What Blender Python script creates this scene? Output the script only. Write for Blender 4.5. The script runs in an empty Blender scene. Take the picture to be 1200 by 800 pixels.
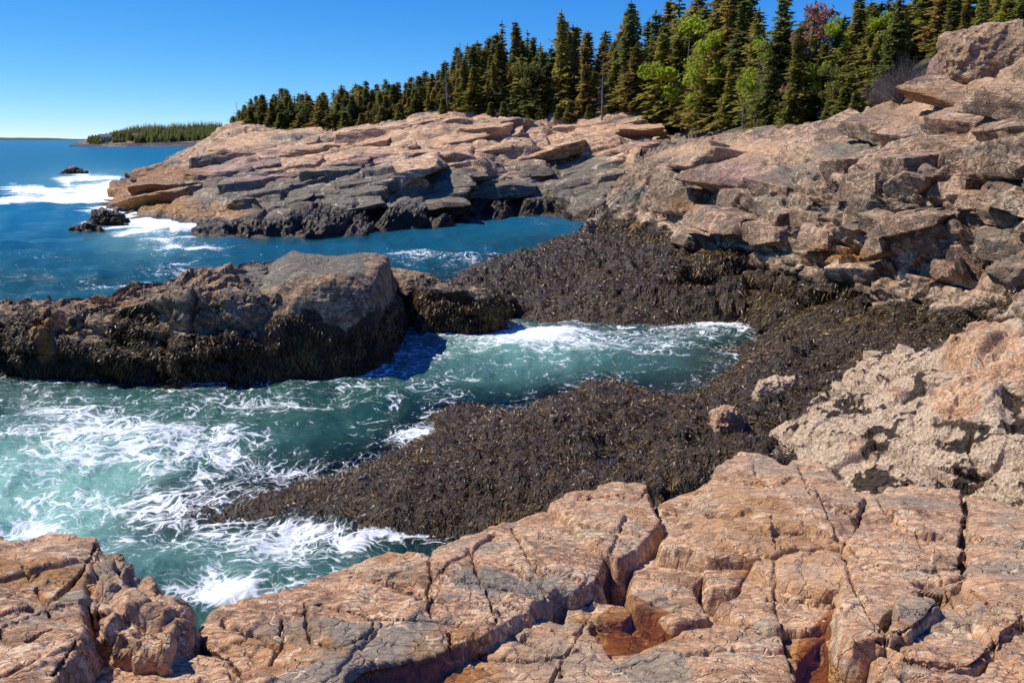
import bpy, math, random
import numpy as np
from mathutils import Vector
from mathutils.bvhtree import BVHTree

# ------------------------------------------------------------------ camera, sky, sun, exposure
H, FPX = 7.0, 1000.0                       # eye height above the sea, focal length in photo pixels
PITCH = math.atan(237.0 / FPX)             # sea horizon sits 237 px above the middle of the photo
SUN_EL, SUN_AZ = math.radians(52), math.radians(-70)   # azimuth measured from +Y (view) to the right
sc = bpy.context.scene
C = sc.collection
cam_d = bpy.data.cameras.new('camera'); cam = bpy.data.objects.new('camera', cam_d); C.objects.link(cam)
cam.location = (0, 0, H); cam.rotation_euler = (math.pi / 2 - PITCH, 0, 0)
cam_d.sensor_width = 36; cam_d.lens = 36 * FPX / 1200; cam_d.clip_start = 0.05; cam_d.clip_end = 80000
sc.camera = cam
world = bpy.data.worlds.new('World'); sc.world = world; world.use_nodes = True
wn = world.node_tree; wn.nodes.clear()
w_out = wn.nodes.new('ShaderNodeOutputWorld'); w_bg = wn.nodes.new('ShaderNodeBackground'); w_sky = wn.nodes.new('ShaderNodeTexSky')
w_sky.sky_type = 'NISHITA'; w_sky.sun_disc = False; w_sky.sun_elevation = SUN_EL; w_sky.sun_rotation = SUN_AZ
w_sky.altitude = 0; w_sky.air_density = 0.4; w_sky.dust_density = 0.0; w_sky.ozone_density = 6.0
w_bg.inputs['Strength'].default_value = 0.10
w_sep = wn.nodes.new('ShaderNodeSeparateColor'); w_com = wn.nodes.new('ShaderNodeCombineColor'); wn.links.new(w_sky.outputs[0], w_sep.inputs[0])
for ch, (ex, k) in enumerate([(1.7, 2.05), (0.95, 1.16), (0.4, 1.04)]):      # one even colour grade of the whole sky: a deep polarised blue
    m0 = wn.nodes.new('ShaderNodeMath'); m0.operation = 'MULTIPLY'; m0.inputs[1].default_value = 0.1; wn.links.new(w_sep.outputs[ch], m0.inputs[0])
    m1 = wn.nodes.new('ShaderNodeMath'); m1.operation = 'POWER'; m1.inputs[1].default_value = ex; wn.links.new(m0.outputs[0], m1.inputs[0])
    m2 = wn.nodes.new('ShaderNodeMath'); m2.operation = 'MULTIPLY'; m2.inputs[1].default_value = k * 10; wn.links.new(m1.outputs[0], m2.inputs[0])
    wn.links.new(m2.outputs[0], w_com.inputs[ch])
wn.links.new(w_com.outputs[0], w_bg.inputs[0]); wn.links.new(w_bg.outputs[0], w_out.inputs[0])
sun_d = bpy.data.lights.new('sun', 'SUN'); sun = bpy.data.objects.new('sun', sun_d); C.objects.link(sun)
sun_d.energy = 5.0; sun_d.angle = math.radians(0.53); sun_d.color = (1.0, 0.94, 0.84)
sdir = Vector((math.sin(SUN_AZ) * math.cos(SUN_EL), math.cos(SUN_AZ) * math.cos(SUN_EL), math.sin(SUN_EL)))
sun.rotation_euler = sdir.to_track_quat('Z', 'Y').to_euler()
sc.view_settings.view_transform = 'Standard'; sc.view_settings.look = 'None'
sc.view_settings.exposure = 0.17; sc.view_settings.gamma = 1.0; sc.view_settings.use_curve_mapping = False
sc.render.engine = 'CYCLES'
sc.cycles.max_bounces = 4; sc.cycles.diffuse_bounces = 2; sc.cycles.glossy_bounces = 2; sc.cycles.transparent_max_bounces = 5; sc.cycles.caustics_reflective = False; sc.cycles.caustics_refractive = False

rng = np.random.default_rng(11); random.seed(5)
SP, CP = math.sin(PITCH), math.cos(PITCH)

# ------------------------------------------------------------------ pixel <-> place
def ray(u, v):
    a, b = (u - 600) / FPX, (400 - v) / FPX
    return np.array([a, CP + b * SP, -SP + b * CP])
def Z(u, v, z):
    d = ray(u, v); return np.array([0, 0, H]) + d * ((z - H) / d[2])
def Y(u, v, y):
    d = ray(u, v); return np.array([0, 0, H]) + d * (y / d[1])
def S(u, v, off):                           # point on the sloping foreground ledge, off metres above its mean plane
    d = ray(u, v); return np.array([0, 0, H]) + d * ((4.95 + off - H) / (d[2] + 0.22 * d[1]))
def proj(P):
    x, y, z = P[..., 0], P[..., 1], P[..., 2] - H
    dep = y * CP - z * SP; up = y * SP + z * CP
    dep = np.where(dep < 0.3, 0.3, dep)
    return 600 + FPX * x / dep, 400 - FPX * up / dep, dep

# ------------------------------------------------------------------ noise (numpy)
def hash3(i, j, k, seed):
    h = (i.astype(np.uint32) * np.uint32(374761393) + j.astype(np.uint32) * np.uint32(668265263)
         + k.astype(np.uint32) * np.uint32(2147483647) + np.uint32((seed * 974711 + 12345) & 0xffffffff))
    h = (h ^ (h >> np.uint32(13))) * np.uint32(1274126177)
    h = (h ^ (h >> np.uint32(16))) * np.uint32(2246822519)
    return (h ^ (h >> np.uint32(15)))
def h01(h): return (h & np.uint32(0xffffff)).astype(np.float32) / np.float32(16777215)
def vnoise(P, seed=0):
    f = np.floor(P); t = (P - f).astype(np.float32); i = f.astype(np.int64)
    t = t * t * t * (t * (t * 6 - 15) + 10)
    r = 0
    for dx in (0, 1):
        wx = t[:, 0] if dx else 1 - t[:, 0]
        for dy in (0, 1):
            wy = t[:, 1] if dy else 1 - t[:, 1]
            for dz in (0, 1):
                wz = t[:, 2] if dz else 1 - t[:, 2]
                r = r + wx * wy * wz * h01(hash3(i[:, 0] + dx, i[:, 1] + dy, i[:, 2] + dz, seed))
    return r * 2 - 1
def fbm(P, octv=4, seed=0, gain=0.5):
    r, a, q = 0, 1.0, P
    for o in range(octv):
        r = r + a * vnoise(q, seed + o); q = q * 2.03 + 7.1; a *= gain
    return r
def ridged(P, octv=4, seed=0):
    r, a, q = 0, 1.0, P
    for o in range(octv):
        r = r + a * (1 - 2 * np.abs(vnoise(q, seed + o))); q = q * 2.07 + 3.3; a *= 0.5
    return r
def worley(P, seed=0):
    f = np.floor(P).astype(np.int64); n = len(P)
    F1 = np.full(n, 9e9, np.float32); F2 = F1.copy(); h1 = np.zeros(n, np.uint32); h2 = h1.copy(); c1 = np.zeros((n, 3), np.float32); c2 = c1.copy()
    for dx in (-1, 0, 1):
        for dy in (-1, 0, 1):
            for dz in (-1, 0, 1):
                c = f + (dx, dy, dz); h = hash3(c[:, 0], c[:, 1], c[:, 2], seed)
                p = np.stack([h01(h), h01(h * np.uint32(2654435761) + np.uint32(97)), h01(h * np.uint32(40503) ^ (h >> np.uint32(7)))], 1)
                d = (c + 0.1 + 0.8 * p - P).astype(np.float32); q = (d * d).sum(1)
                m = q < F1; m2 = (~m) & (q < F2)
                F2[m] = F1[m]; h2[m] = h1[m]; c2[m] = c1[m]; F1[m] = q[m]; h1[m] = h[m]; c1[m] = d[m]
                F2[m2] = q[m2]; h2[m2] = h[m2]; c2[m2] = d[m2]
    return np.sqrt(F1), np.sqrt(F2), h1, h2, c1, c2
def bricks(q, dims, seed=0):
    # jointed rectangular blocks in staggered layers: edge distance (in metres via dims), own and neighbour id, place in the block
    q = q.copy(); iz = np.floor(q[:, 2]).astype(np.int64); fz = q[:, 2] - iz
    def cell(iz_):
        o = np.zeros_like(iz_); x = q[:, 0] + 5 * h01(hash3(iz_, o, o + 3, seed)); x = x + .32 * np.sin(x * 2.2 + iz_ * 1.7); ix = np.floor(x).astype(np.int64)
        y = q[:, 1] + 5 * h01(hash3(iz_, ix, o + 5, seed)); y = y + .3 * np.sin(y * 2.0 + iz_ * 2.3); iy = np.floor(y).astype(np.int64)
        return ix, iy, x - ix, y - iy
    ix, iy, fx, fy = cell(iz)
    sz = np.where(fz < .5, -1, 1); jx, jy, _, _ = cell(iz + sz)
    ha = hash3(ix, iy, iz, seed + 1)
    ex = np.minimum(fx, 1 - fx) * dims[0]; ey = np.minimum(fy, 1 - fy) * dims[1]; ez = np.minimum(fz, 1 - fz) * dims[2]
    hx = hash3(ix + np.where(fx < .5, -1, 1), iy, iz, seed + 1); hy = hash3(ix, iy + np.where(fy < .5, -1, 1), iz, seed + 1); hz_ = hash3(jx, jy, iz + sz, seed + 1)
    e = np.minimum(np.minimum(ex, ey), ez); hb = np.where(e == ex, hx, np.where(e == ey, hy, hz_))
    return e, ha, hb, np.stack([fx - .5, fy - .5, fz - .5], 1)
def sstep(a, b, x):
    t = np.clip((x - a) / (b - a), 0, 1); return t * t * (3 - 2 * t)
def rotm(ax, deg):
    from mathutils import Matrix
    return np.array(Matrix.Rotation(math.radians(deg), 3, ax))

# ------------------------------------------------------------------ rock relief: jointed blocks, cracks, roughness
def rockify(P, N, scales, fb=(0.05, 1.0), frame=None, seed=0, warp=0.25, stretch=(1, 1, 1), keep=None):
    """moves points along N: per scale (L, offset, tilt, crack depth, crack width in metres)"""
    M = np.eye(3) if frame is None else frame
    Q = P @ M.T
    d = np.zeros(len(P), np.float32)
    for si, (L, off, tilt, cd, cw, *bk) in enumerate(scales):
        q = Q / L * np.array(stretch)
        wv = np.stack([vnoise(q * (.6 if bk else 1.3) + k * 17.3, seed + 40 + k) for k in range(3)], 1)
        q = q + wv * (warp * .8 if bk else warp)
        def plane(hid, c):                   # each block has its own height and tilt
            tx = np.stack([h01(hid * np.uint32(1103515245) + np.uint32(k * 77777)) * 2 - 1 for k in range(3)], 1)
            return off * (h01(hid * np.uint32(69069)) * 2 - 1) + tilt * (tx * -c).sum(1)
        if bk:
            dm = np.array(bk[0]); edge, ha, hb, cc = bricks(q / dm, dm * L, seed + si * 7); pa, pb = plane(ha, cc), plane(hb, -cc)
        else:
            F1, F2, ha, hb, ca, cb = worley(q, seed + si * 7); edge = (F2 - F1) * L; pa, pb = plane(ha, ca), plane(hb, cb)
        wb = max(cw * 1.4, 0.022 * L)
        k = 0.5 * np.exp(-edge / wb)
        d += pa * (1 - k) + pb * k
        op = h01((ha ^ hb) * np.uint32(747796405))          # joints: some gape, some stay closed
        d -= cd * np.exp(-(edge / (cw * (0.5 + op))) ** 2) * np.clip(op * 1.7 - .45, 0, 1)
    a, s = fb[:2]; rf = fb[2] if len(fb) > 2 else 0.3
    d += a * (0.7 * fbm(P * s, 5, seed + 80) + rf * ridged(P * s * 0.7, 3, seed + 90))
    if keep is not None: d = d * keep
    return P + N * d[:, None], d

def boxblur(A, k):
    for ax in (0, 1):
        kk = min(k, (A.shape[ax] - 1) // 2)
        if kk < 1: continue
        c = np.cumsum(np.pad(A, [(kk + 1, kk) if a == ax else (0, 0) for a in range(A.ndim)], mode='edge'), axis=ax)
        A = (np.take(c, range(2 * kk + 1, c.shape[ax]), axis=ax) - np.take(c, range(0, c.shape[ax] - 2 * kk - 1), axis=ax)) / (2 * kk + 1)
    return A
def grid_normals(P, k=0):
    du = np.gradient(P, axis=1); dv = np.gradient(P, axis=0)
    n = np.cross(du, dv); n /= np.linalg.norm(n, axis=2, keepdims=True) + 1e-12
    if k: n = boxblur(n, k); n /= np.linalg.norm(n, axis=2, keepdims=True) + 1e-12
    return n
def cr(c, t):                                # uniform Catmull-Rom through rows of c at parameters t
    n = len(c); i = np.clip(np.floor(t).astype(int), 0, n - 2); f = (t - i)[:, None, None]
    p0 = np.where((i > 0)[:, None, None], c[np.maximum(i - 1, 0)], 2 * c[i] - c[i + 1])
    p1 = c[i]; p2 = c[i + 1]
    p3 = np.where((i < n - 2)[:, None, None], c[np.minimum(i + 2, n - 1)], 2 * c[i + 1] - c[i])
    k = 0.72                                 # a little tension so that steep steps do not overshoot
    m1, m2 = (p2 - p0) * 0.5 * k, (p3 - p1) * 0.5 * k
    return (2 * f**3 - 3 * f**2 + 1) * p1 + (f**3 - 2 * f**2 + f) * m1 + (-2 * f**3 + 3 * f**2) * p2 + (f**3 - f**2) * m2
def params(Cp, px, mn=4, mx=120):
    u, v, d = proj(Cp); L = np.hypot(np.diff(u, axis=0), np.diff(v, axis=0))
    W3 = np.linalg.norm(np.diff(Cp, axis=0), axis=2) * FPX / np.minimum(d[1:], d[:-1]) * 0.55
    off = (np.maximum(u[1:], u[:-1]) < -20) | (np.minimum(u[1:], u[:-1]) > 1220)
    L = np.maximum(L, np.minimum(W3, 160)) * np.where(off, 0.25, 1)
    n = np.clip(np.ceil(L.max(axis=1) / px).astype(int), mn, mx)
    return np.concatenate([i + np.arange(k) / k for i, k in enumerate(n)] + [[len(n)]])
def loft(rows, px=1.6, mx=120):
    Cp = np.array(rows, float)
    G = cr(Cp, params(Cp, px, mx=mx))
    G = np.swapaxes(G, 0, 1)
    G = cr(G, params(np.swapaxes(Cp, 0, 1), px, mx=mx))
    return np.swapaxes(G, 0, 1)              # [row, col, 3]
def grid_faces(nr, nc):
    i = np.arange(nr - 1)[:, None] * nc + np.arange(nc - 1)[None, :]
    return np.stack([i, i + 1, i + nc + 1, i + nc], -1).reshape(-1, 4)
def tps(pts, vals, smooth=0.0, linear=False):
    pts = np.array(pts, float); vals = np.array(vals, float); n = len(pts)
    def U(r2): return -np.sqrt(r2 + .02) if linear else 0.5 * r2 * np.log(r2 + 1e-9)
    K = U(((pts[:, None] - pts[None]) ** 2).sum(-1)) + smooth * np.eye(n)
    A = np.zeros((n + 3, n + 3)); A[:n, :n] = K; A[:n, n] = 1; A[:n, n + 1:] = pts; A[n, :n] = 1; A[n + 1:, :n] = pts.T
    w = np.linalg.solve(A, np.concatenate([vals, np.zeros(3)]))
    def f(X):
        r = np.empty(len(X))
        for s in range(0, len(X), 60000):
            x = X[s:s + 60000]
            r[s:s + 60000] = U(((x[:, None] - pts[None]) ** 2).sum(-1)) @ w[:n] + w[n] + x @ w[n + 1:]
        return r
    return f
def signed_dist(X, poly):                    # negative inside
    d = np.full(len(X), 9e9); ins = np.zeros(len(X), bool); n = len(poly)
    for i in range(n):
        a, b = poly[i], poly[(i + 1) % n]; e = b - a; w = X - a
        t = np.clip((w @ e) / (e @ e + 1e-12), 0, 1); q = w - t[:, None] * e
        d = np.minimum(d, (q * q).sum(1))
        c = (a[1] > X[:, 1]) != (b[1] > X[:, 1])
        with np.errstate(divide='ignore', invalid='ignore'):
            ins ^= c & (X[:, 0] < (b[0] - a[0]) * (X[:, 1] - a[1]) / (b[1] - a[1] + 1e-15) + a[0])
    d = np.sqrt(d); return np.where(ins, -d, d)

# ------------------------------------------------------------------ objects
def tag(o, label=None, cat=None, group=None, kind=None):
    if label: o['label'] = label
    if cat: o['category'] = cat
    if group: o['group'] = group
    if kind: o['kind'] = kind
    return o
def make_mesh(name, V, F, mat, attrs=None, smooth=False):
    me = bpy.data.meshes.new(name); V = np.ascontiguousarray(V, np.float32); F = np.ascontiguousarray(F, np.int32)
    me.vertices.add(len(V)); me.vertices.foreach_set('co', V.ravel())
    k = F.shape[1]
    me.loops.add(F.size); me.loops.foreach_set('vertex_index', F.ravel())
    me.polygons.add(len(F)); me.polygons.foreach_set('loop_start', np.arange(0, F.size, k, dtype=np.int32))
    me.polygons.foreach_set('use_smooth', np.full(len(F), smooth))
    me.update(calc_edges=True)
    for n, a in (attrs or {}).items():
        at = me.attributes.new(n, 'FLOAT', 'POINT'); at.data.foreach_set('value', np.ascontiguousarray(a, np.float32))
    if mat: me.materials.append(mat)
    return me
def add(name, me, parent=None, loc=(0, 0, 0), rz=0, scale=None):
    o = bpy.data.objects.new(name, me); C.objects.link(o); o.location = loc; o.rotation_euler = (0, 0, rz)
    if scale is not None: o.scale = scale
    if parent: o.parent = parent
    return o
def prune(V, F, attrs, keepv):
    k = keepv[F].any(1); F = F[k]; used = np.zeros(len(V), bool); used[F] = True
    m = np.cumsum(used) - 1
    return V[used], m[F], {n: a[used] for n, a in attrs.items()}

# ------------------------------------------------------------------ materials
def lin(r, g, b): return tuple(((c / 255) / 12.92 if c / 255 <= 0.04045 else ((c / 255 + 0.055) / 1.055) ** 2.4) for c in (r, g, b)) + (1,)
class NT:
    def __init__(s, name):
        s.m = bpy.data.materials.new(name); s.m.use_nodes = True; s.t = s.m.node_tree; s.t.nodes.clear()
        s.out = s.t.nodes.new('ShaderNodeOutputMaterial')
    def n(s, typ, **k):
        x = s.t.nodes.new(typ)
        for a, b in k.items(): setattr(x, a, b)
        return x
    def set(s, sock, val):
        if hasattr(val, 'is_linked') or isinstance(val, bpy.types.NodeSocket): s.t.links.new(val, sock)
        else: sock.default_value = val
    def math(s, op, a, b=0.0, c=0.0, clamp=False):
        x = s.n('ShaderNodeMath', operation=op, use_clamp=clamp); s.set(x.inputs[0], a); s.set(x.inputs[1], b); s.set(x.inputs[2], c); return x.outputs[0]
    def mix(s, f, a, b, blend='MIX'):
        x = s.n('ShaderNodeMix', data_type='RGBA', blend_type=blend); s.set(x.inputs[0], f); s.set(x.inputs[6], a); s.set(x.inputs[7], b); return x.outputs[2]
    def attr(s, n): return s.n('ShaderNodeAttribute', attribute_name=n).outputs['Fac']
    def pos(s): return s.n('ShaderNodeNewGeometry').outputs['Position']
    def vmul(s, v, k):
        x = s.n('ShaderNodeVectorMath', operation='MULTIPLY'); s.set(x.inputs[0], v); x.inputs[1].default_value = k; return x.outputs[0]
    def noise(s, v, sc, det=4, rough=0.55, dist=0.0, out='Fac'):
        x = s.n('ShaderNodeTexNoise'); s.set(x.inputs['Vector'], v); x.inputs['Scale'].default_value = sc; x.inputs['Detail'].default_value = det
        x.inputs['Roughness'].default_value = rough; x.inputs['Distortion'].default_value = dist; return x.outputs[out]
    def vor(s, v, sc, feature='F1', out='Distance'):
        x = s.n('ShaderNodeTexVoronoi', feature=feature); s.set(x.inputs['Vector'], v); x.inputs['Scale'].default_value = sc; return x.outputs[out]
    def ss(s, x, a, b):
        r = s.n('ShaderNodeMapRange', interpolation_type='SMOOTHSTEP'); s.set(r.inputs[0], x); s.set(r.inputs[1], a); s.set(r.inputs[2], b); return r.outputs[0]
    def ramp(s, f, stops):
        r = s.n('ShaderNodeValToRGB'); e = r.color_ramp.elements
        while len(e) < len(stops): e.new(0.5)
        for i, (p, c) in enumerate(stops): e[i].position = p; e[i].color = c
        s.set(r.inputs[0], f); return r.outputs[0]
    def bump(s, h, strength, dist, nrm=None):
        b = s.n('ShaderNodeBump'); b.inputs['Strength'].default_value = strength; b.inputs['Distance'].default_value = dist; s.set(b.inputs['Height'], h)
        if nrm is not None: s.set(b.inputs['Normal'], nrm)
        return b.outputs[0]
    def done(s, shader): s.t.links.new(shader, s.out.inputs['Surface']); return s.m
    def pbr(s, col, rough=0.8, nrm=None, spec=0.5, **kw):
        p = s.n('ShaderNodeBsdfPrincipled'); s.set(p.inputs['Base Color'], col); s.set(p.inputs['Roughness'], rough)
        s.set(p.inputs['Specular IOR Level'], spec)
        if nrm is not None: s.set(p.inputs['Normal'], nrm)
        for k, v in kw.items(): s.set(p.inputs[k], v)
        return p.outputs[0]

def rock_material(name, sc0, cols, grain=1.0, bands=(1, 1, 1), rot=(0, 0, 0), crust=.51, greyc=(lin(72, 70, 66), lin(134, 129, 119))):
    """granite with colour patches; masks from the mesh: weed (rockweed cover), barn (barnacles), grey (dark dyke or varnish), rust (iron stain), pink"""
    t = NT(name); p = t.pos()
    mp = t.n('ShaderNodeMapping'); t.set(mp.inputs['Vector'], p); mp.inputs['Rotation'].default_value = rot; mp.inputs['Scale'].default_value = bands
    q = mp.outputs[0]
    n1 = t.noise(q, 0.55 * sc0, 6, 0.62, 0.6); n2 = t.noise(q, 1.7 * sc0, 5, 0.6, 0.3); n3 = t.noise(p, 9 * sc0 * grain, 5, 0.7); n4 = t.noise(p, 34 * sc0 * grain, 3, 0.7)
    a = t.ramp(n1, [(0.40, cols[0]), (0.47, cols[1]), (0.54, cols[2]), (0.60, cols[3])])
    b = t.ramp(n2, [(0.38, cols[3]), (0.46, cols[1]), (0.54, cols[2]), (0.62, cols[0])])
    c = t.mix(t.math('ADD', t.math('MULTIPLY', t.ss(t.noise(q, 3.3 * sc0, 5, .68), .44, .56), .8), .1), a, b)
    c = t.mix(t.math('MULTIPLY', t.ss(n3, 0.50, 0.64), 0.62), c, cols[4])       # dark mineral and lichen spots
    c = t.mix(t.math('MULTIPLY', t.ss(n3, 0.48, 0.34), 0.6), c, cols[5])       # pale feldspar
    g = t.math('ADD', t.math('MULTIPLY', n4, 1.9), 0.05)
    gg = t.n('ShaderNodeCombineColor'); [t.set(gg.inputs[i], g) for i in range(3)]
    c = t.mix(0.8, c, gg.outputs[0], 'MULTIPLY')
    mf = t.n('ShaderNodeMapping'); t.set(mf.inputs['Vector'], p); mf.inputs['Rotation'].default_value = (0.25, 0.15, 0.5); mf.inputs['Scale'].default_value = (1, 5, 6)
    fol = t.noise(mf.outputs[0], 2.2 * sc0 * grain, 6, 0.68, 0.4)                # foliation streaks
    c = t.mix(t.math('MULTIPLY', t.ss(fol, 0.54, 0.72), 0.4), c, cols[4]); c = t.mix(t.math('MULTIPLY', t.ss(fol, 0.44, 0.36), 0.5), c, cols[5])
    st_ = t.noise(p, 1.3 * sc0, 6, 0.76, 0.8); c = t.mix(t.math('MULTIPLY', t.ss(st_, crust, crust + .1), 0.62), c, cols[6] if len(cols) > 6 else cols[4])   # dark weathering crust
    n5 = t.noise(p, 2.6 * sc0, 5, 0.65)
    def mask(nm, soft=0.35):
        return t.ss(t.math('ADD', t.attr(nm), t.math('MULTIPLY', t.math('SUBTRACT', t.math('ADD', t.math('MULTIPLY', n5, 0.6), t.math('MULTIPLY', n3, 0.4)), 0.5), 1.3)), 0.5 - soft / 2, 0.5 + soft / 2)
    c = t.mix(t.math('MULTIPLY', mask('grey', 0.5), 0.9), c, t.ramp(n3, [(0.3, greyc[0]), (0.7, greyc[1])]))
    c = t.mix(t.math('MULTIPLY', mask('pink', 0.6), 0.75), c, t.ramp(n3, [(0.3, lin(112, 84, 84)), (0.7, lin(188, 152, 146))]))
    c = t.mix(t.math('MULTIPLY', mask('rust', 0.6), 0.85), c, t.ramp(n3, [(0.32, lin(70, 46, 16)), (0.5, lin(154, 102, 38)), (0.68, lin(212, 154, 76))]))
    c = t.mix(t.math('MULTIPLY', mask('pale', 0.7), 0.6), c, t.ramp(t.math('ADD', t.math('MULTIPLY', n3, .5), t.math('MULTIPLY', fol, .5)), [(0.34, lin(138, 104, 80)), (0.5, lin(212, 170, 134)), (0.66, lin(240, 216, 190))]))
    vw = t.n('ShaderNodeVectorMath', operation='MULTIPLY_ADD'); t.set(vw.inputs[0], t.noise(p, 1.7 * sc0, 3, .6, out='Color')); vw.inputs[1].default_value = (.9 / sc0,) * 3; t.set(vw.inputs[2], p)
    vein = t.math('MULTIPLY', t.math('SUBTRACT', 1, t.ss(t.vor(t.vmul(vw.outputs[0], (1, .45, 1)), 1.1 * sc0, 'DISTANCE_TO_EDGE'), .004, .022)), t.ss(n2, .42, .58))
    c = t.mix(t.math('MULTIPLY', vein, .65), c, cols[5])                          # pale quartz veins
    bv = t.vor(p, 26 * grain * sc0); bn = t.math('ADD', n3, t.math('MULTIPLY', bv, -0.2))
    c = t.mix(mask('barn', 0.22), c, t.ramp(bn, [(0.2, lin(106, 88, 74)), (0.41, lin(196, 172, 150)), (0.60, lin(234, 218, 202))]))
    wcol = t.ramp(t.noise(p, 14, 4, 0.7), [(0.3, (0.014, 0.009, 0.005, 1)), (0.5, (0.038, 0.024, 0.011, 1)), (0.62, (0.085, 0.05, 0.018, 1)), (0.75, (0.16, 0.09, 0.028, 1))])
    wm = mask('weed', 0.25)
    c = t.mix(wm, c, wcol)
    c = t.mix(1.0, c, (1.0, 0.965, 0.82, 1), 'MULTIPLY')
    rough = t.math('SUBTRACT', t.math('SUBTRACT', 0.82, t.math('MULTIPLY', wm, 0.42)), t.math('MULTIPLY', t.ss(t.attr('rust'), .6, .9), .35))
    wq = t.n('ShaderNodeVectorMath', operation='MULTIPLY_ADD'); t.set(wq.inputs[0], t.noise(p, 3 * sc0, 3, .6, out='Color')); wq.inputs[1].default_value = (.35 / sc0,) * 3; t.set(wq.inputs[2], q)
    k1 = t.ss(t.vor(wq.outputs[0], 3.1 * sc0, 'DISTANCE_TO_EDGE'), 0.0, 0.04)
    h = t.math('ADD', t.math('MULTIPLY', n3, 0.9), t.math('ADD', t.math('MULTIPLY', n4, 0.55), t.math('ADD', t.math('MULTIPLY', fol, 0.7), t.math('MULTIPLY', k1, 1.1))))
    return t.done(t.pbr(c, rough, t.bump(h, 0.8, 0.045 / sc0), 0.35))

FGC = [lin(146, 104, 78), lin(192, 142, 108), lin(222, 182, 150), lin(160, 148, 136), lin(84, 68, 56), lin(242, 220, 194), lin(118, 94, 78)]
M_fg = rock_material('foreground_granite', 1.6, FGC, 1.6, (1, 1.8, 1), (0, 0, 0.4), greyc=(lin(84, 76, 72), lin(172, 162, 150)))
FAR = [lin(150, 114, 88), lin(196, 150, 116), lin(218, 182, 150), lin(136, 120, 106), lin(82, 70, 62), lin(240, 220, 198), lin(108, 90, 78)]
M_cliff = rock_material('cliff_granite', 0.55, [lin(122, 96, 82), lin(162, 124, 102), lin(196, 164, 142), lin(116, 104, 96), lin(62, 54, 48), lin(216, 196, 172), lin(88, 74, 64)], 1.0, (1, 1, 1.8), (0, 0.25, 0), crust=.46)
M_head = rock_material('headland_granite', 0.30, FAR, 0.8, (0.6, 0.6, 2.6), (0, -0.2, 0))
M_isl = rock_material('island_rock', 0.9, [lin(122, 98, 78), lin(152, 120, 92), lin(172, 142, 116), lin(110, 100, 90), lin(66, 58, 52), lin(206, 186, 162)], 1.0, crust=.48)

def simple(name, stops, sc0=3.0, rough=0.9, bump=0.3, bd=0.05, rnd=None, spec=0.3, trans=None):
    t = NT(name); p = t.n('ShaderNodeTexCoord').outputs['Object']
    n = t.noise(p, sc0, 5, 0.65); c = t.ramp(n, stops)
    if rnd:
        oi = t.n('ShaderNodeObjectInfo').outputs['Random']
        c = t.mix(t.ss(oi, rnd[1], rnd[2]), c, t.ramp(n, rnd[0]))
        b = t.math('ADD', 0.7, t.math('MULTIPLY', t.math('FRACT', t.math('MULTIPLY', oi, 37.7)), 0.6))
        bb = t.n('ShaderNodeCombineColor'); [t.set(bb.inputs[i], b) for i in range(3)]
        c = t.mix(1.0, c, bb.outputs[0], 'MULTIPLY')
    sh = t.pbr(c, rough, t.bump(n, bump, bd) if bump else None, spec)
    if trans:
        tr = t.n('ShaderNodeBsdfTranslucent'); t.set(tr.inputs[0], c); mx = t.n('ShaderNodeMixShader'); mx.inputs[0].default_value = trans
        t.t.links.new(sh, mx.inputs[1]); t.t.links.new(tr.outputs[0], mx.inputs[2]); sh = mx.outputs[0]
    return t.done(sh)
M_needle = simple('spruce_needles', [(0.3, (0.18, 0.175, 0.032, 1)), (0.6, (0.33, 0.30, 0.06, 1)), (0.8, (0.42, 0.35, 0.10, 1))], 0.9, 0.75, 0,
                  rnd=([(0.3, (0.22, 0.16, 0.042, 1)), (0.6, (0.36, 0.25, 0.075, 1)), (0.8, (0.45, 0.31, 0.11, 1))], 0.3, 0.95), trans=0.42)
M_needle_dk = simple('dark_needles', [(0.3, (0.115, 0.13, 0.032, 1)), (0.7, (0.23, 0.235, 0.06, 1))], 0.9, 0.75, 0, trans=0.4)
M_bark = simple('bark', [(0.3, (0.05, 0.04, 0.032, 1)), (0.7, (0.16, 0.135, 0.115, 1))], 9, 0.95, 0.5)
M_grey = simple('dead_wood', [(0.3, (0.12, 0.105, 0.10, 1)), (0.7, (0.30, 0.27, 0.25, 1))], 9, 0.95, 0.4)
M_lime = simple('spring_leaves', [(0.3, (0.24, 0.32, 0.02, 1)), (0.7, (0.46, 0.52, 0.05, 1))], 2, 0.7, 0, trans=0.5)
M_yellow = simple('olive_leaves', [(0.3, (0.14, 0.15, 0.03, 1)), (0.7, (0.28, 0.27, 0.06, 1))], 2, 0.7, 0, trans=0.3)
M_red = simple('budding_red_leaves', [(0.3, (0.26, 0.12, 0.09, 1)), (0.7, (0.44, 0.24, 0.18, 1))], 2, 0.7, 0, trans=0.5)
M_twig = simple('bare_twigs', [(0.3, (0.10, 0.08, 0.082, 1)), (0.7, (0.22, 0.18, 0.17, 1))], 4, 0.9, 0)
M_floor = simple('forest_litter', [(0.3, (0.05, 0.045, 0.025, 1)), (0.5, (0.10, 0.085, 0.05, 1)), (0.7, (0.17, 0.13, 0.09, 1))], 0.6, 0.95, 0.8, 0.3)
t = NT('rockweed_fronds'); p = t.pos()
c = t.ramp(t.noise(p, 2.2, 5, .66), [(0.36, (0.016, 0.011, 0.006, 1)), (0.46, (0.075, 0.044, 0.017, 1)), (0.55, (0.17, 0.095, 0.026, 1)), (0.68, (0.30, 0.18, 0.045, 1))])  # gold end of the ramp: golden-brown weed, with glints put into the colour
c = t.mix(t.ss(t.noise(p, .55, 5, .65), .40, .62), t.mix(0.5, c, (0.036, 0.021, 0.009, 1)), t.mix(.25, c, (0.20, 0.112, 0.026, 1)))
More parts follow.
